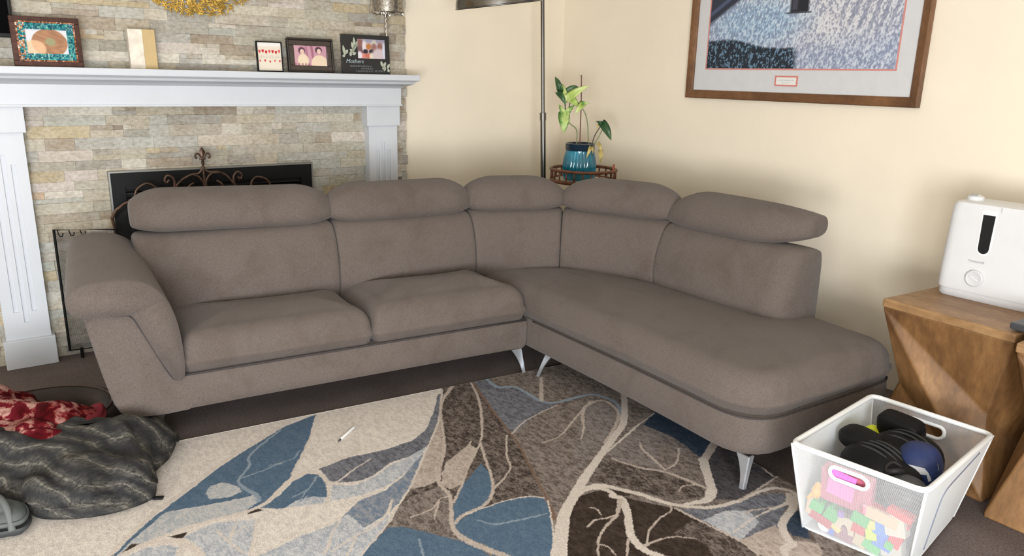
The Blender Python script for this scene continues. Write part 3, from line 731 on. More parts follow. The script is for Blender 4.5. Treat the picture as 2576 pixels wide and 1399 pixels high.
# ================================================================== RUG
RUGC = dict(cream=((232, 223, 213), (208, 199, 192)), brown=((66, 57, 52), (134, 123, 116)), veinc=((220, 209, 199), (200, 190, 181)), ltaupe=((200, 187, 176), (168, 153, 143)), taupe=((150, 139, 132), (94, 84, 78)),
 greytaupe=((150, 142, 138), (106, 96, 92)), blue=((84, 106, 128), (98, 118, 138)), pale=((200, 198, 196), (170, 176, 182)), palegrey=((206, 206, 208), (166, 172, 182)), slate=((132, 134, 142), (92, 92, 100)),
 slateblue=((112, 128, 148), (158, 160, 166)), dark=((54, 45, 39), (76, 65, 57)), navy=((48, 62, 80), (66, 76, 90)), darkslate=((92, 88, 90), (62, 60, 64)), paleblue=((140, 156, 170), (160, 168, 176)), seam=((122, 98, 84), (140, 116, 100)))
def build_rug():
    c0 = Vector((2.30, 2.612)); e1 = Vector((-1, .098)).normalized(); e2 = Vector((-e1.y, e1.x))   # e1 to the left, e2 towards the camera
    if e2.y > 0: e2 = -e2
    LU, LV, ST = 2.75, 2.05, .0042
    nu, nv = int(LU / ST), int(LV / ST)
    uu, vv = np.meshgrid(np.arange(nu + 1) * (LU / nu), np.arange(nv + 1) * (LV / nv))
    X = (c0.x + e1.x * uu + e2.x * vv); Y = (c0.y + e1.y * uu + e2.y * vv)
    # slight hand-drawn wobble of the pattern edges
    rs = np.random.RandomState(3)
    xm = X * 1000 + 1.0 * np.sin(X * 90 + 3 * np.sin(Y * 31)) + .7 * np.sin(Y * 210 + X * 60); ym = Y * 1000 + 1.0 * np.sin(Y * 84 + 2 * np.sin(X * 37)) + .7 * np.sin(X * 190 - Y * 70)
    A = np.zeros(X.shape + (4,), np.float32); B = A.copy()
    def put(mask, key):
        a, b = RUGC[key]; A[mask] = colarr(a); B[mask] = colarr(b)
    put(np.ones(X.shape, bool), 'taupe')
    for key, P in RUG_FIELDS: put(inpoly(xm, ym, P), key)
    for key, P in RUG_VEINS:
        key = 'veinc' if key == 'cream' else key
        pts_ = spline([Vector((p[0], p[1], p[2])) for p in P], 6)
        for a, b in zip(pts_[:-1], pts_[1:]):
            wm = max(a.z, b.z) + 4
            x0, x1, y0, y1 = min(a.x, b.x) - wm, max(a.x, b.x) + wm, min(a.y, b.y) - wm, max(a.y, b.y) + wm
            sel = np.nonzero((xm > x0) & (xm < x1) & (ym > y0) & (ym < y1))
            if len(sel[0]) == 0: continue
            px, py = xm[sel] - a.x, ym[sel] - a.y; dx, dy = b.x - a.x, b.y - a.y; L2 = dx * dx + dy * dy + 1e-9
            t = np.clip((px * dx + py * dy) / L2, 0, 1); d = np.hypot(px - dx * t, py - dy * t)
            hw = np.maximum(2.6, (a.z + (b.z - a.z) * t) * .5); k = d < hw
            ii = (sel[0][k], sel[1][k]); ca, cb = RUGC[key]; A[ii] = colarr(ca); B[ii] = colarr([.5 * (p + q) for p, q in zip(ca, cb)])
    Zt = .012
    n1 = (nu + 1) * (nv + 1)
    V = np.zeros((n1, 3)); V[:, 0] = X.ravel(); V[:, 1] = Y.ravel(); V[:, 2] = Zt
    idx = np.arange(n1).reshape(nv + 1, nu + 1)
    Fq = np.stack([idx[:-1, :-1], idx[:-1, 1:], idx[1:, 1:], idx[1:, :-1]], -1).reshape(-1, 4)
    rim = list(idx[0, :]) + list(idx[1:, -1]) + list(idx[-1, -2::-1]) + list(idx[-2:0, 0])
    lowv = V[rim].copy(); lowv[:, 2] = 0.001
    Vall = np.vstack([V, lowv]); m_ = len(rim)
    side = [(rim[i], rim[(i + 1) % m_], n1 + (i + 1) % m_, n1 + i) for i in range(m_)]
    org = np.array([1.0, 1.8, 0.0]); Vall = Vall - org
    me = bpy.data.meshes.new('area_rug')
    nf = len(Fq) + len(side) + 1
    loops = np.concatenate([Fq.ravel(), np.array(side).ravel(), np.arange(n1, n1 + m_)[::-1]])
    starts = np.concatenate([np.arange(len(Fq) + len(side)) * 4, [4 * (len(Fq) + len(side))]])
    me.vertices.add(len(Vall)); me.vertices.foreach_set('co', Vall.astype(np.float32).ravel())
    me.loops.add(len(loops)); me.loops.foreach_set('vertex_index', loops.astype(np.int32))
    me.polygons.add(nf); me.polygons.foreach_set('loop_start', starts.astype(np.int32))
    me.update(calc_edges=True); me.validate()
    o = bpy.data.objects.new('area_rug', me); COL.objects.link(o); o.location = org; ORG[o] = Vector(org)
    padA = np.tile(colarr((96, 86, 80)), (m_, 1))
    setcol(o, np.vstack([A.reshape(-1, 4), padA]), 'col'); setcol(o, np.vstack([B.reshape(-1, 4), padA]), 'colb')
    mt, nt, b = nodes('rug_pile'); b.inputs['Roughness'].default_value = .95; b.inputs['Specular IOR Level'].default_value = .1
    a1 = nt.nodes.new('ShaderNodeAttribute'); a1.attribute_name = 'col'; a2 = nt.nodes.new('ShaderNodeAttribute'); a2.attribute_name = 'colb'
    n1_ = tex(nt, 48, 8, .8, stretch=(1.5, .75, 1), dist=.25); r1 = ramp(nt, n1_.outputs['Fac'], [(.44, (0, 0, 0)), (.58, (255, 255, 255))])
    n2_ = tex(nt, 320, 3, .6, stretch=(1, .5, 1)); r2 = ramp(nt, n2_.outputs['Fac'], [(.3, (216, 216, 216)), (.6, (255, 255, 255))])
    c = mixc(nt, a1.outputs['Color'], a2.outputs['Color'], r1.outputs[0]); c = mixc(nt, c, r2.outputs[0], 1.0, 'MULTIPLY')
    nt.links.new(c, b.inputs['Base Color']); bump(nt, b, n2_.outputs['Fac'], .5, .003)
    me.materials.append(mt)
    tag(o, 'large patterned area rug in cream, blue and brown with branching vein lines', 'rug')
build_rug()

# ================================================================== THINGS ON THE MANTEL AND CHIMNEY BREAST
ZM = 1.346
def fm(x, y, z, lean=0, yaw=0):
    """local (right, back, up) -> world, leaning back by lean degrees about its lower edge"""
    return Matrix.Translation((x, y, z)) @ Matrix.Rotation(R(yaw), 4, 'Z') @ Matrix.Rotation(R(-lean), 4, 'X')
def painted(name, Mx, u0, u1, v0, v1, d, n, fn, mat, parent, th=.0015):
    """flat print built at its real place: a thin sheet whose front carries the printed picture"""
    nu = n; nv = max(4, int(n * (v1 - v0) / (u1 - u0)))
    V, Fc = grid((u0, d, v0), (u1 - u0, 0, 0), (0, 0, v1 - v0), nu, nv)
    u, v = np.meshgrid(np.arange(nu + 1) / nu, np.arange(nv + 1) / nv)
    c = fn(u, v).reshape(-1, 3) / 255.0
    c = np.where(c <= 0.04045, c / 12.92, ((np.clip(c, 0, 1) + 0.055) / 1.055) ** 2.4)
    n0 = len(V); V += [Vector((a, d + th, b)) for a, b in ((u0, v0), (u1, v0), (u1, v1), (u0, v1))]
    Fc.append((n0 + 3, n0 + 2, n0 + 1, n0))
    o = obj(name, xf((V, Fc), Mx), mat, parent)
    cc = np.ones((len(V), 4), np.float32); cc[:n0, :3] = c; cc[n0:, :3] = .5; setcol(o, cc); return o
def rect_frame(Mx, u0, u1, v0, v1, wd, d0, d1, bev=.002):
    g = merge(box(((u0 + u1) / 2, (d0 + d1) / 2, v0 + wd / 2), (u1 - u0, d1 - d0, wd), bev), box(((u0 + u1) / 2, (d0 + d1) / 2, v1 - wd / 2), (u1 - u0, d1 - d0, wd), bev),
              box((u0 + wd / 2, (d0 + d1) / 2, (v0 + v1) / 2), (wd, d1 - d0, v1 - v0 - 2 * wd + .001), bev), box((u1 - wd / 2, (d0 + d1) / 2, (v0 + v1) / 2), (wd, d1 - d0, v1 - v0 - 2 * wd + .001), bev))
    return xf(g, Mx)
def blend(base, col, mask):
    m_ = np.clip(mask, 0, 1)[..., None]; return base * (1 - m_) + np.array(col, float) * m_
def soft(d, e=.02): return np.clip(.5 - d / e, 0, 1)
def ell(u, v, cx, cy, rx, ry): return np.hypot((u - cx) / rx, (v - cy) / ry) - 1
def base_col(u, c): return np.ones(u.shape + (3,)) * np.array(c, float)

# --- mosaic frame
t = thing('photo_frame', 'copper and turquoise mosaic photo frame at the left end of the mantel', 'photo frame', (.35, 3.92, ZM), None)
Mx = fm(.224, 3.905, ZM, 6)
obj('outer_frame', rect_frame(Mx, 0, .258, 0, .205, .024, -.006, .016), M('dark_copper', (66, 40, 31), .4, .5, var=.25, scale=60), t)
def mosaic():
    rnd = random.Random(5); V, Fc, Cc = [], [], []
    def tile(a, b, s, c):
        n = len(V); h = s / 2; k = [rnd.uniform(-.002, .002) for _ in range(4)]
        V.extend([Vector((a - h, -.010 + k[0], b - h)), Vector((a + h, -.010 + k[1], b - h)), Vector((a + h, -.010 + k[2], b + h)), Vector((a - h, -.010 + k[3], b + h)),
                  Vector((a - h, .004, b - h)), Vector((a + h, .004, b - h)), Vector((a + h, .004, b + h)), Vector((a - h, .004, b + h))])
        Fc.extend([(n, n + 1, n + 2, n + 3), (n, n + 4, n + 5, n + 1), (n + 1, n + 5, n + 6, n + 2), (n + 2, n + 6, n + 7, n + 3), (n + 3, n + 7, n + 4, n)]); Cc.extend([colarr(c)] * 8)
    st = .0066
    for i in range(int(.216 / st) + 1):
        for j in range(int(.162 / st) + 1):
            a, b = .0235 + i * st, .0235 + j * st
            if .05 < a < .208 and .052 < b < .154: continue
            e = min(a - .02, .238 - a, b - .02, .186 - b)
            if e < .009: c = rnd.choice([(150, 84, 50), (176, 110, 66), (112, 62, 42), (196, 140, 96)])
            else: c = rnd.choice([(22, 128, 142), (38, 160, 168), (16, 104, 124), (70, 184, 182), (26, 118, 130), (120, 190, 176)])
            if a < .05 and rnd.random() < .45: c = rnd.choice([(214, 150, 110), (236, 210, 180), (196, 120, 80)])
            tile(a, b, st * .88, c)
    o = obj('mosaic_border', xf((V, Fc), Mx), m_gloss, t); setcol(o, np.array(Cc))
mosaic()
def f1(u, v):
    c = base_col(u, (222, 220, 226)); r = ell(u, v, .56, .46, .42, .56)
    pat_ = .5 + .5 * np.sin(u * 17 + 3 * np.sin(v * 9)) * np.sin(v * 13 + u * 5)
    c = blend(c, (180, 132, 96), soft(r, .05)); c = blend(c, (142, 100, 76), soft(r, .05) * pat_ * .7); c = blend(c, (152, 150, 112), soft(ell(u, v, .58, .5, .12, .16), .5))
    return blend(c, (232, 190, 150), soft(ell(u, v, .2, .2, .26, .36), .2) * .8)
painted('print', Mx, .05, .208, .052, .154, -.004, 90, f1, m_print, t)
obj('easel_back', xf(merge(box((.129, .018, .1), (.2, .004, .16)), box((.129, .045, .075), (.05, .004, .16), 0, 1, Matrix.Rotation(R(14), 3, 'X'))), Mx), m_blackmatte, t)

# --- cream and tan block
t = thing('ornament_block', 'two-tone block, marbled cream and plain tan, standing alone on the mantel', 'ornament', (.735, 3.95, ZM))
Mx = fm(.677, 3.94, ZM, 4)
obj('cream_half', xf(box((.031, .02, .0885), (.062, .04, .177), .002), Mx), M('marbled_cream', (228, 218, 203), .6, var=.09, scale=22), t, label='marbled cream half')
obj('tan_half', xf(box((.0885, .02, .0885), (.053, .042, .177), .002), Mx), M('tan_board', (198, 172, 124), .65, var=.02), t, label='plain tan half')

# --- small frame with red hearts
t = thing('photo_frame', 'small thin black frame holding a white card with two rows of red hearts', 'photo frame', (1.315, 3.93, ZM))
Mx = fm(1.25, 3.92, ZM, 5)
obj('frame', rect_frame(Mx, 0, .13, 0, .148, .006, -.004, .012, .001), m_black, t)
def f2(u, v):
    c = base_col(u, (226, 216, 200)); c = blend(c, (236, 232, 226), soft(.86 - v, .05))
    for row, n, y, s in ((0, 7, .66, 1.0), (1, 5, .33, .7)):
        for i in range(n):
            x = .08 + i * (.84 / (n - 1)); y_ = y + .02 * math.sin(i * 2.3)
            du, dv = (u - x) / (.058 * s), (v - y_) / (.062 * s)
            h = (du ** 2 + (dv - np.sqrt(np.abs(du)) * .7) ** 2) - .75
            c = blend(c, (196, 36, 48) if i % 3 else (214, 90, 92), soft(h, .5))
    # illegible handwriting between the rows
    for k in range(13):
        x = .09 + k * .066; c = blend(c, (150, 142, 134), soft(np.abs(u - x - (v - .5) * .25) - .006, .012) * soft(np.abs(v - .49) - .05 - .02 * math.sin(k * 1.9), .03) * .8)
    return c
painted('card', Mx, .006, .124, .006, .142, 0.0, 110, f2, m_print, t)
obj('easel_back', xf(merge(box((.065, .013, .074), (.118, .003, .136)), box((.065, .034, .055), (.03, .003, .115), 0, 1, Matrix.Rotation(R(14), 3, 'X'))), Mx), m_blackmatte, t)

# --- brown frame, faded portrait of two
t = thing('photo_frame', 'dark brown wide-moulded frame with a faded pink photograph of two people', 'photo frame', (1.53, 3.93, ZM))
Mx = fm(1.405, 3.915, ZM, 7)
mb = M('dark_brown_frame', (66, 56, 50), .4, var=.12, scale=30)
obj('outer_moulding', rect_frame(Mx, 0, .246, 0, .172, .011, -.012, .014, .003), M('black_brown_edge', (40, 34, 31), .35), t)
obj('inner_moulding', rect_frame(Mx, .010, .236, .010, .162, .026, -.006, .012, .004), mb, t)
def f3(u, v):
    c = base_col(u, (198, 150, 164)); c = blend(c, (150, 92, 116), (np.sin(u * 34 + 2 * v) > .3) * soft(np.abs(u - .5) - .14, .08) * .7)
    c = blend(c, (216, 176, 178), soft(u - .12, .2) * .5)
    for x, y, hr in ((.24, .70, (96, 62, 78)), (.76, .74, (84, 58, 70))):
        c = blend(c, hr, soft(ell(u, v, x, y + .05, .105, .17), .25))
        c = blend(c, (228, 196, 182), soft(ell(u, v, x + .01, y - .01, .065, .13), .25))
    c = blend(c, (232, 212, 186), soft(ell(u, v, .27, .25, .17, .33), .15)); c = blend(c, (230, 208, 182), soft(ell(u, v, .77, .12, .26, .42), .12))
    return blend(c, (140, 74, 96), soft(np.abs(v - .06) - .05, .05) * soft(u - .45, .1) * (.5 + .5 * np.sin(u * 60)) * .7)
painted('photograph', Mx, .036, .210, .036, .136, 0.0, 110, f3, m_print, t)
obj('easel_back', xf(merge(box((.123, .014, .086), (.22, .003, .15)), box((.123, .036, .06), (.04, .003, .125), 0, 1, Matrix.Rotation(R(14), 3, 'X'))), Mx), m_blackmatte, t)

# --- black frame with pale leaf pattern and lettering
t = thing('photo_frame', 'black lettered frame with pale leaf sprays beside the thin sparkling lamp stem', 'photo frame', (1.845, 3.94, ZM))
Mx = fm(1.703, 3.925, ZM, 3)
obj('panel', xf(box((.1405, .006, .102), (.281, .012, .204), .001), Mx), M('black_lacquer', (34, 34, 35), .4), t)
def f4(u, v):
    c = base_col(u, (196, 182, 192)); c = blend(c, (150, 146, 166), soft(.82 - v, .15) * .9)
    for x, y, rx, ry, q in ((.08, .72, .12, .3, (140, 98, 92)), (.1, .42, .16, .2, (120, 88, 92)), (.24, .62, .08, .3, (222, 214, 220)), (.4, .62, .1, .16, (186, 122, 70)), (.6, .82, .09, .16, (196, 190, 178)), (.6, .58, .1, .2, (150, 110, 104)),
                            (.82, .62, .1, .22, (148, 106, 98)), (.28, .36, .09, .12, (52, 44, 50)), (.5, .36, .09, .12, (48, 42, 48)), (.18, .12, .1, .14, (214, 140, 124)), (.36, .14, .12, .14, (196, 112, 98)), (.5, .1, .08, .2, (230, 214, 190)), (.78, .22, .26, .3, (206, 190, 194)), (.97, .4, .06, .4, (206, 212, 228)), (.06, .16, .09, .2, (226, 218, 226))):
        c = blend(c, q, soft(ell(u, v, x, y, rx, ry), .5))
    return c
painted('photograph', Mx, .092, .252, .082, .182, -.0022, 90, f4, m_print, t)
m_pale = M('pale_sage_print', (176, 182, 164), .6, var=.05)
lv = []
for (a, b, c_, d_) in [(.052, .10, .10, .18), (.07, .12, .058, .165), (.075, .13, .072, .19), (.07, .11, .046, .128), (.078, .14, .09, .16), (.05, .09, .05, .115), (.06, .1, .082, .11), (.018, .09, .008, .148), (.02, .1, .034, .125), (.014, .085, .006, .098), (.235, .04, .226, .072), (.24, .04, .256, .066), (.262, .03, .278, .058), (.25, .045, .244, .018), (.266, .03, .274, .012), (.248, .035, .232, .03)]:
    p0, p1 = Vector((a, -.0018, b)), Vector((c_, -.0018, d_)); dd = p1 - p0; s = Vector((dd.z, 0, -dd.x)).normalized() * (.0075); P_ = []
    for k in range(7):
        q = k / 6; w_ = math.sin(math.pi * q) ** .8
        P_.append((p0 + dd * q, w_))
    V = [p + s * w_ for p, w_ in P_] + [p - s * w_ for p, w_ in reversed(P_[1:-1])]
    top = [v for v in V]; bot = [v + Vector((0, .003, 0)) for v in V]; n = len(V)
    lv.append((top + bot, [tuple(range(n))] + [(i, (i + 1) % n, n + (i + 1) % n, n + i) for i in range(n)]))
obj('leaf_spray', xf(merge(*lv[:10]), Mx), m_pale, t, label='pale leaf spray')
obj('leaf_spray', xf(merge(*lv[10:]), Mx), m_pale, t, label='small pale leaf spray')
m_letter = M('pale_blue_lettering', (170, 186, 194), .6); m_letter2 = M('grey_lettering', (120, 124, 126), .6)
def lettering(name, body, size, mat_, parent, Mx4, shear=0.0, align='LEFT', ext=.0004, font_scale=(1, 1)):
    cu_ = bpy.data.curves.new('lettering', 'FONT'); cu_.body = body; cu_.size = size; cu_.extrude = ext; cu_.align_x = align; cu_.shear = shear; cu_.resolution_u = 3
    to = bpy.data.objects.new('lettering_tmp', cu_); COL.objects.link(to)
    bpy.context.view_layer.update()
    dg = bpy.context.evaluated_depsgraph_get(); me = bpy.data.meshes.new_from_object(to.evaluated_get(dg))
    V = [Vector((v.co.x * font_scale[0], v.co.y * font_scale[1], v.co.z)) for v in me.vertices]; Fc = [tuple(p.vertices) for p in me.polygons]
    bpy.data.objects.remove(to); bpy.data.curves.remove(cu_); bpy.data.meshes.remove(me)
    return obj(name, xf((V, Fc), Mx4), mat_, parent)
TX = Matrix.Rotation(R(90), 4, 'X')   # text plane -> upright, facing -y
lettering('lettering', 'Mothers', .030, m_letter, t, Mx @ Matrix.Translation((.020, -.0012, .056)) @ TX, .25)
def dashes(rows, parent, Mx, mat_, d=-.0012):
    """writing too small to read: rows of short upright strokes"""
    rnd = random.Random(9); g = []
    for u0, u1, v, h in rows:
        u = u0
        while u < u1:
            w_ = rnd.uniform(.006, .014)
            x = u
            while x < min(u + w_, u1):
                hh = h * rnd.uniform(.6, 1.0); g.append(box((x, d, v + hh / 2), (.0011, .0006, hh))); x += .0024
            u += w_ + .004
    obj('small_lettering', xf(merge(*g), Mx), mat_, parent)
dashes([(.044, .168, .036, .011), (.108, .178, .024, .010), (.078, .178, .010, .011)], t, Mx, m_letter2)
lettering('lettering', 'MOMMY', .017, m_letter2, t, Mx @ Matrix.Translation((.184, -.0012, .010)) @ TX, .2)
for fx_ in (.06, .22): obj('foot', xf(box((fx_, .03, .012), (.02, .05, .024)), Mx), m_blackmatte, t)

# --- sparkling lamp at the right end
t = thing('table_lamp', 'silver lamp with sparkling strand shade and twisted stem on the mantel right end', 'lamp', (1.992, 3.98, ZM))
m_spark = M('sparkling_silver', (188, 182, 174), .22, 1.0, var=.2, scale=70)
obj('base', lathe([(.001, 0), (.028, 0), (.028, .006), (.012, .012), (.005, .016)], (1.992, 3.98, ZM), 24), m_spark, t, smooth=40)
st_ = []
for k in range(3):
    a0_ = k * 2 * math.pi / 3
    st_.append(tube([(1.992 + .0038 * math.cos(a0_ + i * .55), 3.98 + .0038 * math.sin(a0_ + i * .55), ZM + .012 + i * .0075) for i in range(62)], .0042, 6))
obj('twisted_stem', merge(*st_), m_spark, t, smooth=True)
obj('shade_core', lathe([(.092, 1.675), (.088, 1.80), (.078, 1.93), (.074, 1.93), (.086, 1.78), (.089, 1.675)], (1.985, 3.955, 0), 40, cap=False), M('silver_mesh', (150, 145, 138), .3, .9, var=.3, scale=90), t, smooth=True)
rnd = random.Random(3); g = []
for i in range(90):
    a = i / 90 * 2 * math.pi + rnd.uniform(-.02, .02); p0 = Vector((1.985 + .094 * math.cos(a), 3.955 + .094 * math.sin(a) * .62, 1.663 + rnd.uniform(0, .01))); p1 = Vector((1.985 + .08 * math.cos(a + .25), 3.955 + .08 * math.sin(a + .25) * .62, 1.93))
    g.append(tube([p0, p0.lerp(p1, .5) + Vector((rnd.uniform(-.003, .003), rnd.uniform(-.003, .003), 0)), p1], .0016, 4))
    g.append(box(p0, (.004, .004, .007), 0, 1, Matrix.Rotation(a, 3, 'Z')))
o = obj('strand_fringe', merge(*g), m_spark, t)
obj('spider_fitting', merge(tube([(1.897, 3.955, 1.80), (2.073, 3.955, 1.80)], .002, 5), tube([(1.987, 3.90, 1.80), (1.987, 4.01, 1.80)], .002, 5)), m_spark, t)

# --- round gold filigree wall art
GC = Vector((1.0, 4.0, 1.965)); GR = .382
t = thing('wall_art', 'round gold filigree wall art hanging on the stone above the mantel', 'wall art', (GC.x, 4.003, GC.z))
rnd = random.Random(21); g = []
for i in range(1300):
    a = rnd.uniform(0, 2 * math.pi); rr = GR * math.sqrt(rnd.uniform(.18, .92)); c = Vector((rr * math.cos(a), 0, rr * math.sin(a))); tdir = a + math.pi / 2 + rnd.uniform(-.5, .5); L = rnd.uniform(.018, .042); cv_ = rnd.uniform(-.9, .9); P_ = []
    for k in range(6):
        q = k / 5 - .5; P_.append(Vector((c.x + math.cos(tdir + cv_ * q * 2.4) * L * q * 1.4, rnd.uniform(-.003, .003), c.z + math.sin(tdir + cv_ * q * 2.4) * L * q * 1.4)))
    P_ = [p for p in P_ if p.length < GR]
    if len(P_) > 2: g.append(tube([GC + p for p in P_], [.0012 + .0020 * math.sin(math.pi * (k + .5) / len(P_)) for k in range(len(P_))], 5))
for i in range(90):
    a = rnd.uniform(0, 2 * math.pi); r0 = GR * rnd.uniform(.55, .75); r1 = GR * rnd.uniform(.88, .99)
    g.append(tube([GC + Vector((r0 * math.cos(a), 0, r0 * math.sin(a))), GC + Vector((r1 * math.cos(a + .1), -.003, r1 * math.sin(a + .1)))], [.0022, .0036], 5))
obj('script_strokes', merge(*g), m_gold, t, smooth=True)
obj('support_ring', merge(tube([GC + Vector((GR * .84 * math.cos(k / 48 * 2 * math.pi), .004, GR * .84 * math.sin(k / 48 * 2 * math.pi))) for k in range(48)], .004, 6, True), tube([GC + Vector((GR * .6 * math.cos(k / 48 * 2 * math.pi), .004, GR * .6 * math.sin(k / 48 * 2 * math.pi))) for k in range(48)], .004, 6, True)), m_gold, t, smooth=True)

# --- television whose lower right corner shows at the upper left
t = thing('television', 'black flat television, only its lower right corner in view left of the mosaic frame', 'television', (-.3, 3.96, 1.462))
obj('bezel', bx(-.86, .242, 3.955, 4.0, 1.462, 2.10, .004), m_blackmatte, t)
obj('screen', bx(-.848, .230, 3.952, 3.956, 1.478, 2.088), M('dark_screen', (6, 6, 7), .8, spec=.05), t)
obj('wall_bracket', bx(-.45, -.15, 4.0, 4.03, 1.6, 1.95), m_blackmatte, t)

# ================================================================== CORNER: FLOOR LAMP, PLANT STAND, PLANT
LX, LY = 2.885, 3.665
t = thing('floor_lamp', 'tall arched floor lamp with polished steel pole and domed metal shade behind the sofa corner', 'floor lamp', (LX, LY, 0))
lean = Vector((-.034, .02, 0))
def lp(z): return Vector((LX, LY, 0)) + lean * ((z - .7) / 1.05) + Vector((0, 0, z))
obj('base', lathe([(.001, 0), (.15, 0), (.155, .008), (.15, .02), (.03, .028), (.02, .034)], (LX + .02, LY - .015, 0), 40), m_brushed, t, smooth=40)
obj('lower_pole', tube([lp(.02), lp(1.13)], .0165, 16), m_chrome, t, smooth=40)
obj('collar', tube([lp(1.10), lp(1.145)], .0195, 16), m_chrome, t, smooth=40)
obj('upper_pole', tube([lp(1.12), lp(2.0)], .0115, 16), m_chrome, t, smooth=40)
SC_ = Vector((2.347, 3.402, 1.7075)); SN = Vector((-.1525, .0014, .988)).normalized(); SR = .224
tp = SC_ + SN * .165
arm = spline([lp(1.98), lp(2.15) + Vector((-.02, -.01, 0)), lp(2.30) + Vector((-.14, -.07, 0)), lp(2.28) + Vector((-.33, -.16, 0)), tp + Vector((.05, .02, .22)), tp + SN * .04], 8)
obj('arc_arm', tube(arm, .0105, 12), m_chrome, t, smooth=True)
prof = []
for k in range(13):
    a = k / 12 * math.pi / 2; prof.append((SR * math.cos(a) ** .75 if k < 12 else .02, .15 * math.sin(a)))
prof = prof[:-1] + [(.03, .152), (.022, .165), (.012, .20)]
inner = [(max(.006, r_ - .004), z_ - .002) for r_, z_ in reversed(prof[:-2])]
sh = obj('dome_shade', lathe(prof + inner, SC_, 56, SN, cap=False), m_brushed, t, smooth=True)
obj('rim', lathe([(SR, -.004), (SR + .003, 0), (SR, .004), (SR - .005, .003), (SR - .005, -.003), (SR, -.004)], SC_, 56, SN, cap=False), m_chrome, sh, smooth=True)
obj('bulb', lathe([(.001, -.0), (.022, .01), (.03, .035), (.02, .065), (.013, .08), (.013, .12), (.001, .12)], SC_ + SN * .025, 20, SN), m_plastic, sh, smooth=True)

SB = Vector((2.979, 3.404, 0)); RS_ = .193
t = thing('plant_stand', 'round dark rattan plant stand with a spindle gallery in the room corner', 'plant stand', SB)
def ringt(r, z, th): return tube([SB + Vector((r * math.cos(k / 48 * 2 * math.pi), r * math.sin(k / 48 * 2 * math.pi), z)) for k in range(48)], th, 8, True)
obj('top_ring', ringt(RS_, .829, .0095), m_bamboo, t, smooth=True)
obj('lower_ring', ringt(RS_ - .004, .765, .012), m_bamboo, t, smooth=True)
obj('tray', lathe([(.001, .757), (RS_ - .004, .757), (RS_ - .004, .768), (.001, .768)], SB, 48), M('tray_board', (196, 186, 170), .6, var=.06), t, label='pale tray board')
for k in range(24):
    a = k / 24 * 2 * math.pi + .06; p = SB + Vector((math.cos(a), math.sin(a), 0)) * (RS_ - .002)
    obj('spindle', tube([p + Vector((0, 0, .765)), p + Vector((0, 0, .829))], .0048, 7), m_bamboo, t, smooth=True)
obj('pedestal', lathe([(.05, .757), (.085, .74), (.06, .69), (.028, .62), (.026, .3), (.04, .2), (.05, .12), (.03, .10), (.001, .10)], SB, 28), wood('orange_wood', (112, 60, 24), (150, 86, 38), (176, 108, 54), 6), t, smooth=True, label='turned orange-brown pedestal')
for k in range(3):
    a = k / 3 * 2 * math.pi + .4; d = Vector((math.cos(a), math.sin(a), 0))
    obj('leg', tube(spline([SB + d * .03 + Vector((0, 0, .16)), SB + d * .11 + Vector((0, 0, .12)), SB + d * .18 + Vector((0, 0, .014))], 6), .015, 8), m_bamboo, t, smooth=True)
obj('finial', tube([SB + rh * .166 - fh * .09 + Vector((0, 0, .829)), SB + rh * .168 - fh * .09 + Vector((0, 0, .872))], .006, 8), M('orange_peg', (176, 96, 64), .5), t, label='upright orange peg on the rim')

PZ = .768
t = thing('potted_plant', 'variegated arrowhead plant in a ribbed turquoise pot on the rattan stand', 'potted plant', SB + Vector((0, 0, PZ)))
PO = SB + rh * (-.026)
m_pot = M('turquoise_glaze', (14, 112, 136), .1, var=.22, scale=8, coat=.6)
m_potd = M('dark_glazed_rim', (26, 44, 60), .15, coat=.5)
def ribs(a, z):
    return 0.05 * abs(math.cos(a * 13)) - .034 if .775 < z < .935 else 0
pot = obj('pot', lathe([(.001, PZ), (.088, PZ), (.094, .785), (.098, .82), (.0985, .85), (.095, .885), (.088, .92), (.084, .938), (.085, .945), (.078, .945), (.076, .90), (.08, .80), (.001, .795)], PO, 208, rib=ribs), m_pot, t, smooth=50)
obj('pot_rim', lathe([(.0845, .940), (.087, .945), (.088, .972), (.090, .980), (.083, .982), (.078, .975), (.077, .940)], PO, 48, cap=False), m_potd, pot, smooth=50, label='dark glazed rim')
obj('soil', lathe([(.001, .966), (.05, .968), (.079, .962)], PO, 32, rib=lambda a, z: .05 * math.sin(5 * a)), M('potting_soil', (52, 42, 34), .95, var=.3, scale=60, bmp=.8, bdist=.01), t)
def PL(u, z, d=0): return SB + rh * u - fh * d + Vector((0, 0, z))
obj('stake', tube([PL(-.027, .95, -.01), PL(-.031, 1.231, -.005), PL(-.037, 1.369, 0)], .0035, 6), M('brown_stake', (112, 72, 66), .6), t)
m_stem = M('green_stem', (126, 138, 96), .5, var=.1); m_stemd = M('dark_stem', (84, 70, 60), .5)
for P_, mm_ in (([(-.05, .96, 0), (-.051, 1.055, .01), (-.092, 1.093, .03), (-.121, 1.135, .035)], m_stem), ([(.023, .96, 0), (.01, 1.101, 0), (-.021, 1.178, .0), (-.096, 1.229, .01)], m_stem),
                ([(.041, .96, .01), (.053, 1.023, .02), (.081, 1.078, .03)], m_stemd), ([(.046, .96, .0), (.079, 1.019, .01), (.096, 1.063, .02)], m_stem), ([(-.122, 1.14, .03), (-.127, 1.204, .02), (-.15, 1.26, .02)], m_stemd), ([(-.12, 1.13, .03), (-.104, 1.18, .02), (-.093, 1.235, .01)], m_stemd)):
    obj('stem', tube(spline([PL(*p) for p in P_], 6), .0032, 6), mm_, t, smooth=True)
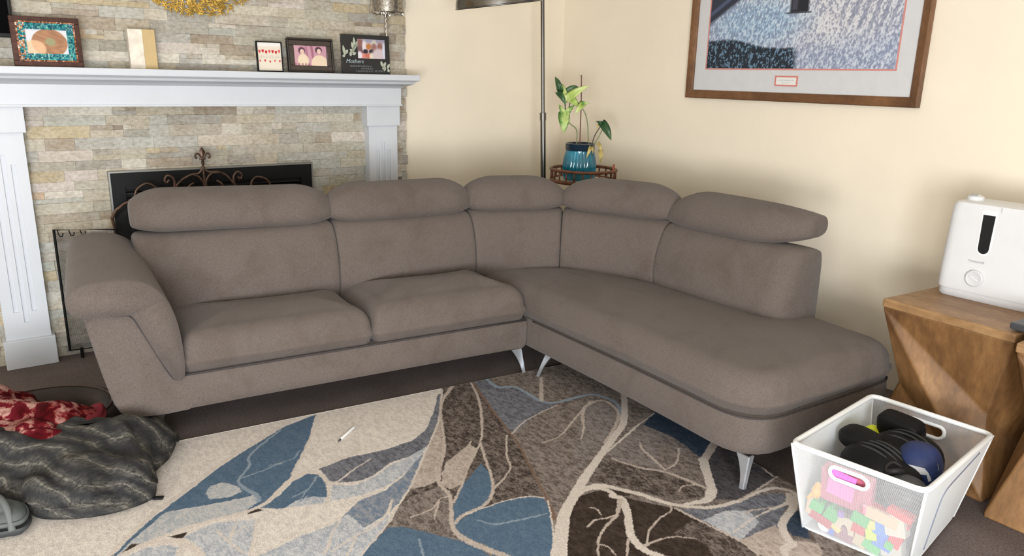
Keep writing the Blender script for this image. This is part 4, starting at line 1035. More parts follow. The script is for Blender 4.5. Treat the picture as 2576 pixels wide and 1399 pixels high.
def leafmat(name, c1, c2, thr):
    mt, nt, b = nodes(name); b.inputs['Roughness'].default_value = .4
    n = tex(nt, 22, 4, .6, stretch=(1, 1, .5)); r = ramp(nt, n.outputs['Fac'], [(thr - .07, c1), (thr + .07, c2)])
    nt.links.new(r.outputs[0], b.inputs['Base Color']); b.inputs['Subsurface Weight'].default_value = 0.0
    return mt
lm_d = leafmat('dark_green_leaf', (44, 78, 44), (86, 122, 76), .55); lm_v = leafmat('variegated_leaf', (84, 132, 58), (186, 208, 128), .5)
lm_l = leafmat('lime_leaf', (176, 200, 104), (206, 220, 146), .5); lm_y = leafmat('withered_leaf', (176, 160, 96), (206, 186, 120), .5)
def leaf(base, tip, wd, mat_, fold=.35, droop=.02, face=None, lobes=True):
    base, tip = Vector(base), Vector(tip); d = tip - base; L = d.length; t_ = d / L
    nrm = Vector(face) if face else -fh + Vector((0, 0, .35)); nrm = (nrm - t_ * nrm.dot(t_)).normalized(); s = t_.cross(nrm).normalized()
    rs = []; N = 14
    for k in range(N + 1):
        q = k / N; hw = wd * (math.sin(math.pi * min(1, .30 + q * .70)) ** .8) * (1 - .25 * q) * (.9 if q > .03 else .7)
        if k == N: hw = .0006
        c = base + d * q + nrm * (droop * math.sin(math.pi * q)); e = .0008; back = -t_ * (wd * .45 * (1 - q) ** 3 if lobes else 0)
        W_ = hw * fold
        rs.append([c + s * hw + nrm * W_ + back, c + s * hw * .5 + nrm * W_ * .42 + back * .4 + nrm * .001, c + nrm * e, c - s * hw * .5 + nrm * W_ * .42 + back * .4 + nrm * .001, c - s * hw + nrm * W_ + back,
                   c - s * hw * .5 + nrm * (W_ * .42 - e) + back * .4, c - nrm * e, c + s * hw * .5 + nrm * (W_ * .42 - e) + back * .4])
    obj('leaf', rings(rs), mat_, t, smooth=True)
leaf(PL(-.158, 1.272, .02), PL(-.188, 1.356, .0), .022, lm_d, .7)
leaf(PL(-.172, 1.268, .03), PL(-.122, 1.196, .05), .020, lm_d, .7)
leaf(PL(-.155, 1.30, -.01), PL(-.112, 1.215, .02), .022, lm_l, .5)
leaf(PL(-.115, 1.272, .0), PL(-.045, 1.298, -.03), .024, lm_d, .5)
leaf(PL(-.118, 1.232, .02), PL(.006, 1.313, .04), .030, lm_l, .35)
leaf(PL(-.02, 1.205, .02), PL(-.07, 1.150, .06), .022, lm_l, .6)
leaf(PL(-.04, 1.20, .01), PL(.014, 1.212, .04), .017, lm_v, .6)
leaf(PL(-.10, 1.235, -.01), PL(-.045, 1.185, .01), .028, lm_l, .3)
leaf(PL(-.132, 1.145, .035), PL(-.130, 1.040, .07), .040, lm_v, .35)
leaf(PL(-.130, 1.135, .035), PL(-.163, 1.202, .03), .022, lm_v, .5)
leaf(PL(-.125, 1.140, .035), PL(-.072, 1.200, .03), .021, lm_v, .5)
leaf(PL(.092, 1.100, .02), PL(.149, 1.004, .05), .030, lm_d, .5)
leaf(PL(.094, 1.090, .02), PL(.055, 1.110, .03), .016, lm_d, .5)
for b_, tp_, w_ in (((.03, .968, .075), (.004, .905, .105), .013), ((.035, .965, .075), (.04, .93, .10), .010), ((.075, .985, .02), (.098, .93, .04), .013), ((.09, .94, .03), (.092, .872, .05), .018), ((.07, 1.09, .0), (.066, 1.06, .03), .010)):
    leaf(PL(*b_), PL(*tp_), w_, lm_y, .7)

# ================================================================== PICTURE ON THE RIGHT WALL
PY0, PY1, PZ0, PZ1 = 2.936, 1.652, 1.261, 2.22
t = thing('framed_picture', 'large walnut framed winter landscape print with pale mat on the right wall', 'picture', (3.30, (PY0 + PY1) / 2, PZ0))
Mp = Matrix.Translation((3.312, PY0, PZ0)) @ Matrix.Rotation(R(-90), 4, 'Z')   # local x runs along -y (to the right in view), local y into the wall
W_, H_ = PY0 - PY1, PZ1 - PZ0
def mitred(Mx, u0, u1, v0, v1, prof):
    rs = []
    for (o_, d_) in prof: rs.append([Vector((u0 + o_, d_, v0 + o_)), Vector((u1 - o_, d_, v0 + o_)), Vector((u1 - o_, d_, v1 - o_)), Vector((u0 + o_, d_, v1 - o_))])
    V, Fc = rings(rs, False, True); return [Mx @ v for v in V], Fc
obj('frame', mitred(Mp, 0, W_, 0, H_, [(0, -.001), (0, -.024), (.006, -.030), (.022, -.026), (.036, -.020), (.043, -.016), (.043, -.006), (.043, -.001)]), m_frame, t)
obj('mat_board', xf(box((W_ / 2, -.006, H_ / 2), (W_ - .07, .006, H_ - .07)), Mp), M('grey_white_mat', (206, 206, 208), .8, var=.01), t, label='pale grey mat board')
AU0, AU1, AV0, AV1 = PY0 - 2.815, PY0 - 1.777, 1.4175 - PZ0, H_ - .15
obj('mat_liner', rect_frame(Mp, AU0 - .006, AU1 + .006, AV0 - .006, AV1 + .006, .007, -.0105, -.008, 0), M('coral_liner', (206, 136, 128), .7), t, label='thin coral liner')
_lat = np.random.RandomState(4).rand(64, 64)
def vnoise(x, y):
    xi, yi = np.floor(x).astype(int), np.floor(y).astype(int); fx, fy = x - xi, y - yi; fx = fx * fx * (3 - 2 * fx); fy = fy * fy * (3 - 2 * fy)
    g = lambda a, b: _lat[a % 64, b % 64]
    return (g(xi, yi) * (1 - fx) + g(xi + 1, yi) * fx) * (1 - fy) + (g(xi, yi + 1) * (1 - fx) + g(xi + 1, yi + 1) * fx) * fy
def art(u, v):
    s_ = vnoise(u * 130 - v * 26, v * 44 + u * 30); s2 = vnoise(u * 240 - v * 40, v * 90 + u * 60); fine = .5 * s_ + .5 * s2
    V_ = v * (AV1 - AV0) / .36      # 1.0 is about the top edge of the photo
    c = base_col(u, (168, 178, 198)); c = blend(c, (206, 206, 210), soft(ell(u, V_, .62, .78, .42, .46), .7)); c = blend(c, (156, 184, 208), soft(ell(u, V_, .28, .62, .26, .3), .8))
    c = blend(c, (112, 118, 146), (fine > .56) * .55); c = blend(c, (222, 224, 230), (fine < .36) * .6)
    rip = np.sin((u * 120 - V_ * 16 + 6 * (u - .8) ** 2 * 20)); c = blend(c, (120, 126, 148), (rip > .35) * soft(ell(u, V_, .88, .72, .16, .26), .5) * .55)
    edge = .40 - .12 * np.clip(u / .2 - .8, 0, 1) - .02 * vnoise(u * 30, v * 3)
    dark = soft(V_ - edge, .03) * soft(u - .50 - .06 * (.4 - V_), .03)
    dk = np.where((fine < .40)[..., None], np.array([104., 132., 156.]), np.array([38., 46., 56.])); c = c * (1 - dark[..., None]) + dk * dark[..., None]
    sl_ = V_ - (.62 + u * 1.75); c = blend(c, (52, 56, 70), soft(.0 - sl_, .06) * soft(u - .32, .1)); c = blend(c, (86, 98, 128), soft(np.abs(sl_ - .13) - .03, .03) * soft(u - .3, .1) * .8)
    c = blend(c, (62, 66, 88), soft(.96 - V_ - .12 * np.clip((u - .84) * 7, 0, 1), .04) * soft(.86 - u, .04))
    c = blend(c, (66, 74, 98), soft(1.5 - V_, .3) * .8)
    h = soft(np.abs(u - .512) - .047, .012) * soft(.72 - V_, .02); c = blend(c, (40, 42, 48), h); c = blend(c, (74, 72, 84), soft(np.abs(u - .487) - .014, .01) * soft(np.abs(V_ - .83) - .08, .02)); c = blend(c, (58, 60, 70), soft(np.abs(V_ - .715) - .008, .01) * soft(np.abs(u - .51) - .065, .01))
    return c
painted('print', Mp, AU0, AU1, AV0, AV1, -.0096, 560, art, m_print, t)
ca, cb_ = PY0 - 2.376, PY0 - 2.248
obj('title_plate_border', rect_frame(Mp, ca, cb_, .074, .124, .0075, -.0115, -.0085, 0), M('coral_bevel', (206, 128, 120), .7), t, label='coral bevelled window')
obj('title_plate', xf(box(((ca + cb_) / 2, -.0095, .099), (cb_ - ca - .014, .002, .036)), Mp), M('title_card', (228, 226, 222), .7), t, label='white caption card')
dashes([(ca + .022, cb_ - .022, .100, .006), (ca + .04, cb_ - .04, .089, .005)], t, Mp, M('caption_ink', (176, 186, 192), .7), d=-.0108)

# ================================================================== CARVED WOODEN STOOLS, HUMIDIFIER
def stool(name, label, c0, ang, wd, h):
    """carved block stool: square top and foot, waisted corners, a diagonal ridge across every side"""
    t = thing(name, label, 'side table', (c0[0], c0[1], 0), 'carved wooden stools by the chaise')
    ca_, sa_ = math.cos(R(ang)), math.sin(R(ang))
    def W2(x, y, z): return Vector((c0[0] + ca_ * x - sa_ * y, c0[1] + sa_ * x + ca_ * y, z))
    q = wd / 2; cs = [(-q, q), (-q, -q), (q, -q), (q, q)]; zt, zb, zm = h - .030, 0.0, h * .47; pin = .70
    T = [W2(x, y, zt) for x, y in cs]; Bt = [W2(x, y, zb) for x, y in cs]; Wm = [W2(x * pin, y * pin, zm) for x, y in cs]
    V = T + Bt + Wm; F_ = []
    for i in range(4):
        j = (i + 1) % 4
        F_ += [(i, 8 + j, j), (i, 4 + j, 8 + j), (i, 8 + i, 4 + j), (8 + i, 4 + i, 4 + j)]
    F_ += [(0, 1, 2, 3), (7, 6, 5, 4)]
    bm = bmesh.new(); vs = [bm.verts.new(v) for v in V]
    for f in F_: bm.faces.new([vs[k] for k in f])
    bmesh.ops.recalc_face_normals(bm, faces=bm.faces)
    bmesh.ops.bevel(bm, geom=list(bm.edges), offset=.006, segments=2, affect='EDGES', profile=.5)
    bm.verts.index_update(); g = [v.co.copy() for v in bm.verts], [tuple(v.index for v in f.verts) for f in bm.faces]; bm.free()
    obj('carved_body', g, m_stool2, t)
    top = box((0, 0, h - .016), (wd + .004, wd + .004, .032), .006, 3); Mt = Matrix.Translation((c0[0], c0[1], 0)) @ Matrix.Rotation(R(ang), 4, 'Z')
    obj('top_slab', xf(top, Mt), m_stool, t)
    return t
stool('carved_stool', 'carved waisted wooden stool carrying the white humidifier', (2.868, 1.106), -4.5, .452, .60)
stool('carved_stool', 'carved waisted wooden stool cut by the right picture edge, dark slab on top', (2.775, .627), 0, .468, .60)

ZT = .60
t = thing('humidifier', 'white tabletop humidifier with dark water window and round dial on the wooden stool', 'humidifier', (3.0, 1.12, ZT))
HY0, HY1 = .945, 1.297
body = []
for z, f in ((ZT + .028, .975), (ZT + .034, 1.0), (ZT + .10, .995), (ZT + .30, .962), (ZT + .335, .945), (ZT + .348, .90), (ZT + .352, .80)):
    cxh, cyh = 3.0, (HY0 + HY1) / 2; ol = round_poly([(-.09, -.176), (.085, -.176), (.085, .176), (-.09, .176)], .045, 6, .05)
    body.append([Vector((cxh + p.x * f, cyh + p.y * f, z)) for p in ol])
hb = obj('housing', rings(body), m_plastic, t, smooth=40)
ft = [[Vector((3.0 + p.x * f, 1.121 + p.y * f, z)) for p in ol] for z, f in ((ZT, .93), (ZT + .004, .955), (ZT + .024, .955), (ZT + .0285, .93))]
obj('base_tray', rings(ft), M('grey_white_base', (206, 206, 210), .4), t, smooth=40)
def hx(z): return 3.0 - .09 * (1.0 - (z - ZT - .10) / .20 * .033 if z > ZT + .10 else 1 - .0) # front face x at height z
def on_front(poly, d, th, name, mat_, parent, smooth=False):
    A_ = [Vector((hx(z) - d, y, z)) for y, z in poly]; B_ = [v + Vector((th, 0, 0)) for v in A_]
    n = len(A_); return obj(name, (A_ + B_, [tuple(range(n)), tuple(range(2 * n - 1, n - 1, -1))] + [(i, n + i, n + (i + 1) % n, (i + 1) % n) for i in range(n)]), mat_, parent, smooth)
yc = 1.150
win_ = [(yc + .020, .915), (yc - .020, .915)] + [(yc - .018 * math.cos(a), .794 - .018 * math.sin(a)) for a in [k / 10 * math.pi for k in range(11)]]
on_front(win_, .0012, .004, 'water_window', M('dark_window', (20, 24, 28), .12), t, False)
on_front([(yc + .026, .962 - .03), (yc - .026, .962 - .03)] + [(yc - .024 * math.cos(a), .792 - .024 * math.sin(a)) for a in [k / 10 * math.pi for k in range(11)]], .0004, .003, 'window_recess', M('recess_white', (228, 230, 232), .4), t)
dz = .684
dial = obj('dial', lathe([(.001, 0), (.026, 0), (.030, .003), (.030, .010), (.026, .013), (.024, .012), (.001, .012)], (hx(dz) + .002, 1.160, dz), 40, (-1, 0, 0)), M('dial_white', (208, 209, 212), .25), t, smooth=40, label='round glossy white dial')
obj('dial_grip', box((hx(dz) - .0115, 1.160, dz), (.003, .034, .007), .001, 2, Matrix.Rotation(R(25), 3, 'X')), m_plastic, dial)
Mh = Matrix.Translation((hx(.745) - .0008, 1.192, .741)) @ Matrix.Rotation(R(-90), 4, 'Z') @ TX
lettering('lettering', 'Honeywell', .0125, M('grey_logo_ink', (168, 170, 174), .5), t, Mh, 0.0)
obj('mist_nozzle', lathe([(.024, 0), (.030, .004), (.026, .018), (.016, .024), (.001, .024)], (2.985, 1.235, ZT + .348), 24), m_plastic, t, smooth=40)
obj('nozzle_slot', box((2.972, 1.236, ZT + .371), (.012, .022, .006), .001), M('grey_slot', (150, 152, 154), .5), t)
obj('tank_handle', bx(2.97, 3.03, .97, 1.05, ZT + .345, ZT + .358, .004), m_plastic, t)
obj('seam_line', bx(hx(.93) - .0006, hx(.93) + .002, yc - .036, yc - .0345, .93, .945), M('seam_grey', (190, 192, 194), .5), t)

t = thing('slab', 'thin dark grey slab lying on the second stool at the right picture edge', 'slab', (2.78, .80, .6))
obj('casing', box((2.765, .765, .618), (.27, .30, .022), .004, 2, Matrix.Rotation(R(-6), 3, 'Z')), M('dark_grey_casing', (62, 64, 68), .4), t)
for a, b_ in ((2.68, .66), (2.68, .87), (2.86, .66), (2.86, .86)): obj('foot', lathe([(.001, 0), (.012, 0), (.012, .008), (.001, .008)], (a, b_, .6), 14), m_blackmatte, t)

# ================================================================== WHITE MESH BIN
RA, RB, RC, RD = [Vector(v) for v in ((1.917, 1.179, .30), (2.474, 1.241, .30), (2.501, .862, .30), (1.975, .808, .30))]
FA, FB, FC, FD = [Vector(v) for v in ((1.975, 1.142, .013), (2.425, 1.195, .013), (2.437, .905, .013), (2.032, .842, .013))]
t = thing('storage_bin', 'white mesh storage bin full of toys and padded gloves on the rug edge', 'bin', (2.2, 1.02, 0.0125))
m_binw = M('white_coated_metal', (238, 240, 240), .4)
m_binp = M('white_bin_panel', (236, 241, 244), .5)
mb2, nt, b = nodes('white_fine_mesh'); b.inputs['Base Color'].default_value = rgb((226, 228, 230)); b.inputs['Roughness'].default_value = .6
hole_alpha(nt, b, .0026, .23)
def bil(P, s, q): return (P[0] * (1 - s) + P[1] * s) * (1 - q) + (P[3] * (1 - s) + P[2] * s) * q    # P: rim0, rim1, foot1, foot0
def slot_panel(P, s0, s1, q0, q1):
    Lw = (P[1] - P[0]).length; Lh = (P[3] - P[0]).length
    r_s = (q1 - q0) / 2 * Lh / Lw; qm = (q0 + q1) / 2; st = []
    for k in range(13):
        a = R(90 + 180 * k / 12); st.append((s0 + r_s + r_s * math.cos(a), qm - (q1 - q0) / 2 * math.sin(a)))
    for k in range(13):
        a = R(-90 + 180 * k / 12); st.append((s1 - r_s + r_s * math.cos(a), qm - (q1 - q0) / 2 * math.sin(a)))
    bm = bmesh.new(); outer = [(0, 0), (.25, 0), (.5, 0), (.75, 0), (1, 0), (1, .5), (1, 1), (.75, 1), (.5, 1), (.25, 1), (0, 1), (0, .5)]
    uvd = {}; es = []
    for loop in (outer, st):
        vs = [bm.verts.new(bil(P, *p)) for p in loop]
        for i in range(len(vs)): es.append(bm.edges.new((vs[i], vs[(i + 1) % len(vs)])))
    bmesh.ops.triangle_fill(bm, use_beauty=True, edges=es)
    bm.verts.index_update(); g = [v.co.copy() for v in bm.verts], [tuple(v.index for v in f.verts) for f in bm.faces]; bm.free()
    uvl = [(p[0] * Lw, p[1] * Lh) for p in outer + st]
    return g, uvl, [bil(P, *p) for p in st]
for nm, P, sl_ in (('front', (RA, RD, FD, FA), (.30, .60, .10, .24)), ('rear', (RC, RB, FB, FC), (.34, .66, .10, .24))):
    g, uvl, st = slot_panel(P, *sl_)
    o = obj('mesh_panel', g, mb2, t); ul = o.data.uv_layers.new(name='uv')
    for lp in o.data.loops: ul.data[lp.index].uv = uvl[lp.vertex_index]
    obj('handle_rim', tube(st, .0062, 8, True), m_binw, o, smooth=True)
def solid_panel(P, n=10):
    """slightly twisted coated panel between rim and foot, 4 mm thick"""
    e = (P[1] - P[0]).cross(P[3] - P[0]).normalized() * .002; V, Fc = [], []; w_ = n + 1
    for sg in (1, -1):
        for j in range(w_):
            for i in range(w_): V.append(bil(P, i / n, j / n) + e * sg)
    for k in (0, w_ * w_):
        for j in range(n):
            for i in range(n): Fc.append((k + j * w_ + i, k + j * w_ + i + 1, k + (j + 1) * w_ + i + 1, k + (j + 1) * w_ + i))
    rim_ = [i for i in range(w_)] + [j * w_ + n for j in range(1, w_)] + [n * w_ + i for i in range(n - 1, -1, -1)] + [j * w_ for j in range(n - 1, 0, -1)]
    m_ = len(rim_)
    for i in range(m_): Fc.append((rim_[i], rim_[(i + 1) % m_], rim_[(i + 1) % m_] + w_ * w_, rim_[i] + w_ * w_))
    return V, Fc
for P in ((RA, RB, FB, FA), (RD, RC, FC, FD)): obj('side_panel', solid_panel(P), m_binp, t, smooth=40)
PD_ = (RD, RC, FC, FD); gl = [bil(PD_, *p) for p in ((.82, .10), (.60, .16), (.40, .21), (.33, .26), (.30, .36), (.28, .62), (.26, .92))]
nrm = (RC - RD).cross(FD - RD).normalized(); nrm = nrm if nrm.y < 0 else -nrm
nrm = nrm * 1.4
obj('panel_seam', tube([p + nrm * .002 for p in spline(gl, 6)], .0021, 5), M('seam_blue_grey', (118, 124, 140), .6), t, smooth=True, label='thin grey seam line')
obj('floor_panel', ([FA, FB, FC, FD] + [v + Vector((0, 0, .004)) for v in (FA, FB, FC, FD)], [(0, 1, 2, 3), (7, 6, 5, 4)] + [(i, 4 + i, 4 + (i + 1) % 4, (i + 1) % 4) for i in range(4)]), m_binp, t)
def rloop(Q, rr, th):
    out = []
    for i in range(4):
        a, b_, c = Q[i - 1], Q[i], Q[(i + 1) % 4]; p1, p2 = b_ + (a - b_).normalized() * rr, b_ + (c - b_).normalized() * rr
        for k in range(6): q = k / 5; out.append(p1 * (1 - q) ** 2 + b_ * 2 * q * (1 - q) + p2 * q * q)
    return tube(out, th, 8, True)
obj('rim', rloop([RA, RB, RC, RD], .03, .0088), m_binw, t, smooth=True)
obj('bottom_wire', rloop([FA, FB, FC, FD], .02, .003), m_binw, t, smooth=True)
for a, b_ in ((RA, FA), (RB, FB), (RC, FC), (RD, FD)): obj('corner_post', tube([a, b_], .0045, 8), m_binw, t, smooth=True)

# --- things in the bin
GB = 'toy blocks in the white bin'
def inner_x(y, z):    # inside face of the front mesh panel
    q = 1 - (z - .013) / .287; a, d = RA.lerp(FA, q), RD.lerp(FD, q); s = (a.y - y) / (a.y - d.y); return a.x + (d.x - a.x) * s
def block(label, col, y, z, sz, rz=10, rx=0, group=GB, kind='box', name='toy_block', cat='toy block', depth=.007, off=0.0):
    sz = tuple(q * (1.2 if kind != 'disc' else 1.0) for q in sz)
    c = Vector((inner_x(y, z) + sz[0] / 2 + depth + .004 + off, y, z)); rot = Matrix.Rotation(R(rz), 3, 'Z') @ Matrix.Rotation(R(rx), 3, 'X')
    mt = M('plastic_' + label.split()[0], col, .38)
    if kind == 'box': g = box(c, sz, .003, 2, rot)
    elif kind == 'studs':
        g = [box((0, 0, 0), sz, .002, 2)]; ny = max(1, int(sz[1] / .016)); nx = max(1, int(sz[0] / .016))
        for i in range(nx):
            for j in range(ny): g.append(lathe([(.005, 0), (.005, .0045), (.001, .0045)], ((i + .5) * sz[0] / nx - sz[0] / 2, (j + .5) * sz[1] / ny - sz[1] / 2, sz[2] / 2), 10))
        g = xf(merge(*g), Matrix.Translation(c) @ rot.to_4x4())
    elif kind == 'arch':
        P_ = [(-.5, -.5), (-.22, -.5)] + [(-.22 * math.cos(k / 8 * math.pi), -.5 + .55 * math.sin(k / 8 * math.pi)) for k in range(1, 8)] + [(.22, -.5), (.5, -.5), (.5, .5), (-.5, .5)]
        n = len(P_); V = [Vector((sx * sz[0] / 2, p[0] * sz[1], p[1] * sz[2])) for sx in (-1, 1) for p in P_]
        g = xf((V, [tuple(range(n)), tuple(range(2 * n - 1, n - 1, -1))] + [(i, n + i, n + (i + 1) % n, (i + 1) % n) for i in range(n)]), Matrix.Translation(c) @ rot.to_4x4())
    elif kind == 'disc': g = lathe([(.001, 0), (sz[1] / 2 - .003, 0), (sz[1] / 2, .003), (sz[1] / 2, sz[0] - .003), (sz[1] / 2 - .003, sz[0]), (.001, sz[0])], c - Vector((sz[0] / 2, 0, 0)), 32, (1, .1, .15))
    o = obj(name, g, mt, None, 40 if kind == 'disc' else False); tag(o, label, cat, group); return o
block('white round disc at the left bottom corner of the bin', (236, 238, 240), 1.086, .038, (.008, .040), kind='disc', name='toy_disc', cat='toy')
block('red long block lying under the two green bricks', (186, 56, 66), 1.098, .060, (.03, .062, .024), 8, 14)
block('green studded brick at the left end of the bin', (58, 178, 92), 1.112, .100, (.03, .034, .028), 12, 12, kind='studs')
block('green studded brick right of the first one, under the pink card', (54, 172, 86), 1.068, .092, (.03, .034, .034), 14, 18, kind='studs')
block('pale tan thin block standing at the far left corner', (214, 186, 158), 1.132, .098, (.012, .014, .052), 4, 4)
block('beige arched block left of the small red block', (206, 190, 166), 1.028, .072, (.026, .046, .044), 10, -6, kind='arch')
block('maroon large block beneath the beige arch', (150, 96, 112), 1.040, .043, (.03, .07, .036), 8, 10)
block('small blue block beside the white disc', (70, 104, 206), 1.062, .034, (.014, .014, .020), 10, 0, depth=.002)
block('pale yellow wedge beside the white disc', (222, 206, 130), 1.050, .052, (.014, .028, .014), 0, 24, depth=.002)
block('red square block below the green brick in the middle', (200, 54, 60), .988, .082, (.028, .032, .030), 12, 6)
block('tan cube at the bottom centre', (200, 180, 146), .984, .040, (.03, .036, .034), 14, 16)
block('green brick above the red square block', (64, 176, 92), .984, .116, (.028, .042, .030), 10, 10, kind='studs')
block('yellow-green cube beside the blue blocks', (206, 220, 62), .953, .082, (.026, .026, .036), 8, -12)
block('yellow block above the yellow-green cube', (214, 208, 110), .952, .113, (.024, .022, .024), 8, -6)
block('tan long block lying across the top of the blue block', (222, 190, 154), .926, .150, (.032, .076, .030), 8, 4)
block('blue tall block below the tan long block', (72, 136, 222), .925, .114, (.028, .036, .040), 8, 2)
block('blue studded brick below the tall blue block', (64, 124, 222), .920, .070, (.034, .044, .044), 10, 10, kind='studs', depth=.009)
block('green studded brick at the bottom right of the centre', (66, 190, 100), .948, .042, (.032, .042, .036), 12, 20, kind='studs')
block('small green stud brick on the blue one', (70, 184, 96), .900, .066, (.014, .020, .020), 10, 12, kind='studs', depth=.002)
block('red tall slanted block right of the blue one', (220, 62, 74), .884, .108, (.026, .030, .074), 6, 12, depth=.014)
block('cream large block at the right end', (214, 206, 190), .890, .140, (.03, .048, .054), 4, -14)
block('pale grey-beige slab in the bottom right corner', (206, 202, 192), .896, .058, (.03, .05, .05), 4, -10)
block('red flat block under the grey glove', (214, 74, 70), .880, .180, (.03, .058, .018), 4, 8, depth=.010)
block('red block behind the pink card, right of it', (204, 70, 72), .955, .158, (.024, .054, .022), 6, 4, off=.015)
block('small purple bead between the green bricks', (150, 110, 200), 1.036, .108, (.012, .014, .016), 0, 0, depth=.002)
o = obj('toy_figure', merge(lathe([(.001, 0), (.012, .002), (.015, .02), (.012, .036), (.001, .04)], (inner_x(1.114, .145) + .022, 1.116, .128), 16), lathe([(.001, 0), (.009, .004), (.010, .014), (.001, .022)], (inner_x(1.114, .18) + .022, 1.110, .164), 16), tube([(inner_x(1.114, .15) + .02, 1.122, .146), (inner_x(1.13, .15) + .014, 1.134, .12)], .006, 8)), M('yellow_toy', (234, 178, 64), .4), None, True)
tag(o, 'yellow-orange toy figure at the left end inside the bin', 'toy')
t = thing('toy_case', 'pink see-through toy case behind the front handle of the bin', 'toy case', (2.03, 1.03, .12))
mp, nt, b = nodes('translucent_pink'); b.inputs['Base Color'].default_value = rgb((214, 118, 142)); b.inputs['Roughness'].default_value = .2; b.inputs['Alpha'].default_value = .8
yy, rot = 1.03, Matrix.Rotation(R(9), 3, 'Z')
obj('shell', box((inner_x(1.03, .19) + .042, 1.035, .190), (.045, .150, .120), .01, 3, rot @ Matrix.Rotation(R(-11), 3, 'Y')), mp, t)
obj('latch', box((inner_x(1.03, .16) + .011, .965, .165), (.006, .010, .03), .002, 2, rot), M('pink_latch', (230, 160, 170), .4), t)
o = obj('card', box((inner_x(1.032, .212) + .0085, 1.036, .212), (.003, .078, .092), .0008, 1, Matrix.Rotation(R(9), 3, 'Z') @ Matrix.Rotation(R(-11), 3, 'Y') @ Matrix.Rotation(R(6), 3, 'X')), M('bright_pink_card', (222, 128, 200), .25), None)
tag(o, 'bright pink card showing through the front handle slot of the bin', 'card')

m_glove = M('black_vinyl', (9, 9, 10), .6, var=.2, scale=40, spec=.25); m_gloveb = M('navy_vinyl', (28, 46, 94), .5, var=.08, scale=14); m_rib = M('grey_piping', (44, 47, 48), .5)
def ellipsoid(c, r, rot=None, n=24, m_=14, pw=1.0):
    V, rs = [], []
    for j in range(m_ + 1):
        ph = math.pi * j / m_ - math.pi / 2; rr = max(.02, math.cos(ph)) ** pw; z = math.copysign(abs(math.sin(ph)) ** pw, math.sin(ph)); ring = []
        for k in range(n):
            a = 2 * math.pi * k / n; x = math.copysign(abs(math.cos(a)) ** pw, math.cos(a)); y = math.copysign(abs(math.sin(a)) ** pw, math.sin(a))
            v = Vector((x * rr * r[0], y * rr * r[1], z * r[2])); ring.append((rot @ v if rot is not None else v) + Vector(c))
        rs.append(ring)
    return rings(rs, True)
GG = 'padded gloves in the white bin'
def glove(label, pad_c, pad_r, body_c, body_r, ribs_, yaw, pw_=.62):
    t = thing('padded_glove', label, 'glove', (body_c[0], body_c[1], body_c[2] - body_r[2]), GG)
    r3 = Matrix.Rotation(R(yaw), 3, 'Z')
    obj('cuff_pad', ellipsoid(pad_c, pad_r, r3 @ Matrix.Rotation(R(-14), 3, 'Y'), 32, 18, pw=pw_), m_glove, t, smooth=True)
    obj('mitt', ellipsoid(body_c, body_r, r3, pw=.8), m_glove, t, smooth=True)
    for k in range(ribs_):
        q = k / max(1, ribs_ - 1); d = r3 @ Vector((-1, 0, 0)); s = r3 @ Vector((0, 1, 0))
        c = Vector(body_c) + d * (body_r[0] * (-.15 + .55 * q)) ; P_ = []
        for i in range(9):
            w_ = (i / 8 - .5) * 1.5; e = max(0, 1 - (.15 - .55 * q) ** 2 - w_ ** 2); P_.append(c + s * (body_r[1] * w_) + Vector((0, 0, body_r[2] * e ** .5 * 1.02 + .002)))
        obj('rib', tube(P_, .0042, 6), m_rib, t, smooth=True)
    return t
glove('black padded glove lying at the left end of the bin, oval cuff upward', (2.195, 1.115, .262), (.046, .070, .032), (2.165, 1.03, .205), (.105, .110, .080), 4, -8, .7)
glove('black padded glove at the rear handle slot of the bin, square cuff upward', (2.36, 1.075, .270), (.036, .072, .048), (2.30, 1.02, .205), (.10, .105, .085), 3, -4, .42)
t = thing('padded_glove', 'navy blue padded glove with a white mark at the right end of the bin', 'glove', (2.29, .93, .11), GG)
bc, br, brot = Vector((2.225, .945, .232)), (.074, .066, .080), Matrix.Rotation(R(20), 3, 'Z') @ Matrix.Rotation(R(-18), 3, 'Y')
obj('mitt', ellipsoid(bc, br, brot, 32, 18, .86), m_gloveb, t, smooth=True)
obj('thumb', ellipsoid(bc + Vector((.02, -.03, -.03)), (.045, .026, .045), brot, pw=.9), m_gloveb, t, smooth=True)
obj('cuff', ellipsoid(bc + Vector((.07, .02, -.06)), (.05, .05, .05), brot, pw=.8), m_glove, t, smooth=True, label='black cuff')
def on_ell(u, v):   # u to the right in view, v up, on the side facing the camera
    view = (Vector((0, 0, 1.35)) - bc).normalized(); rt_ = Vector((0, 0, 1)).cross(view).normalized(); up_ = view.cross(rt_)
    l = brot.transposed() @ (view + rt_ * u + up_ * v).normalized(); p = .86
    k = (abs(l.x / br[0]) ** (2 / p) + abs(l.y / br[1]) ** (2 / p) + abs(l.z / br[2]) ** (2 / p)) ** (-p / 2)
    return bc + brot @ (l * k * 1.012)
def patch(P_):
    n = 7; V, Fc = [], []
    for j in range(n):
        for i in range(n):
            s, q = i / (n - 1), j / (n - 1); a = [P_[0][m_] * (1 - s) + P_[1][m_] * s for m_ in (0, 1)]; c = [P_[3][m_] * (1 - s) + P_[2][m_] * s for m_ in (0, 1)]
            V.append(on_ell(a[0] * (1 - q) + c[0] * q, a[1] * (1 - q) + c[1] * q))
    for j in range(n - 1):
        for i in range(n - 1): Fc.append((j * n + i, j * n + i + 1, (j + 1) * n + i + 1, (j + 1) * n + i))
    return V, Fc
obj('white_mark', merge(patch([(-.34, .04), (.22, .04), (.32, -.20), (-.16, -.26)]), patch([(.20, .04), (.36, -.08), (.66, -.44), (.52, -.54)])), M('white_print', (206, 208, 214), .5), t, label='bent white mark')
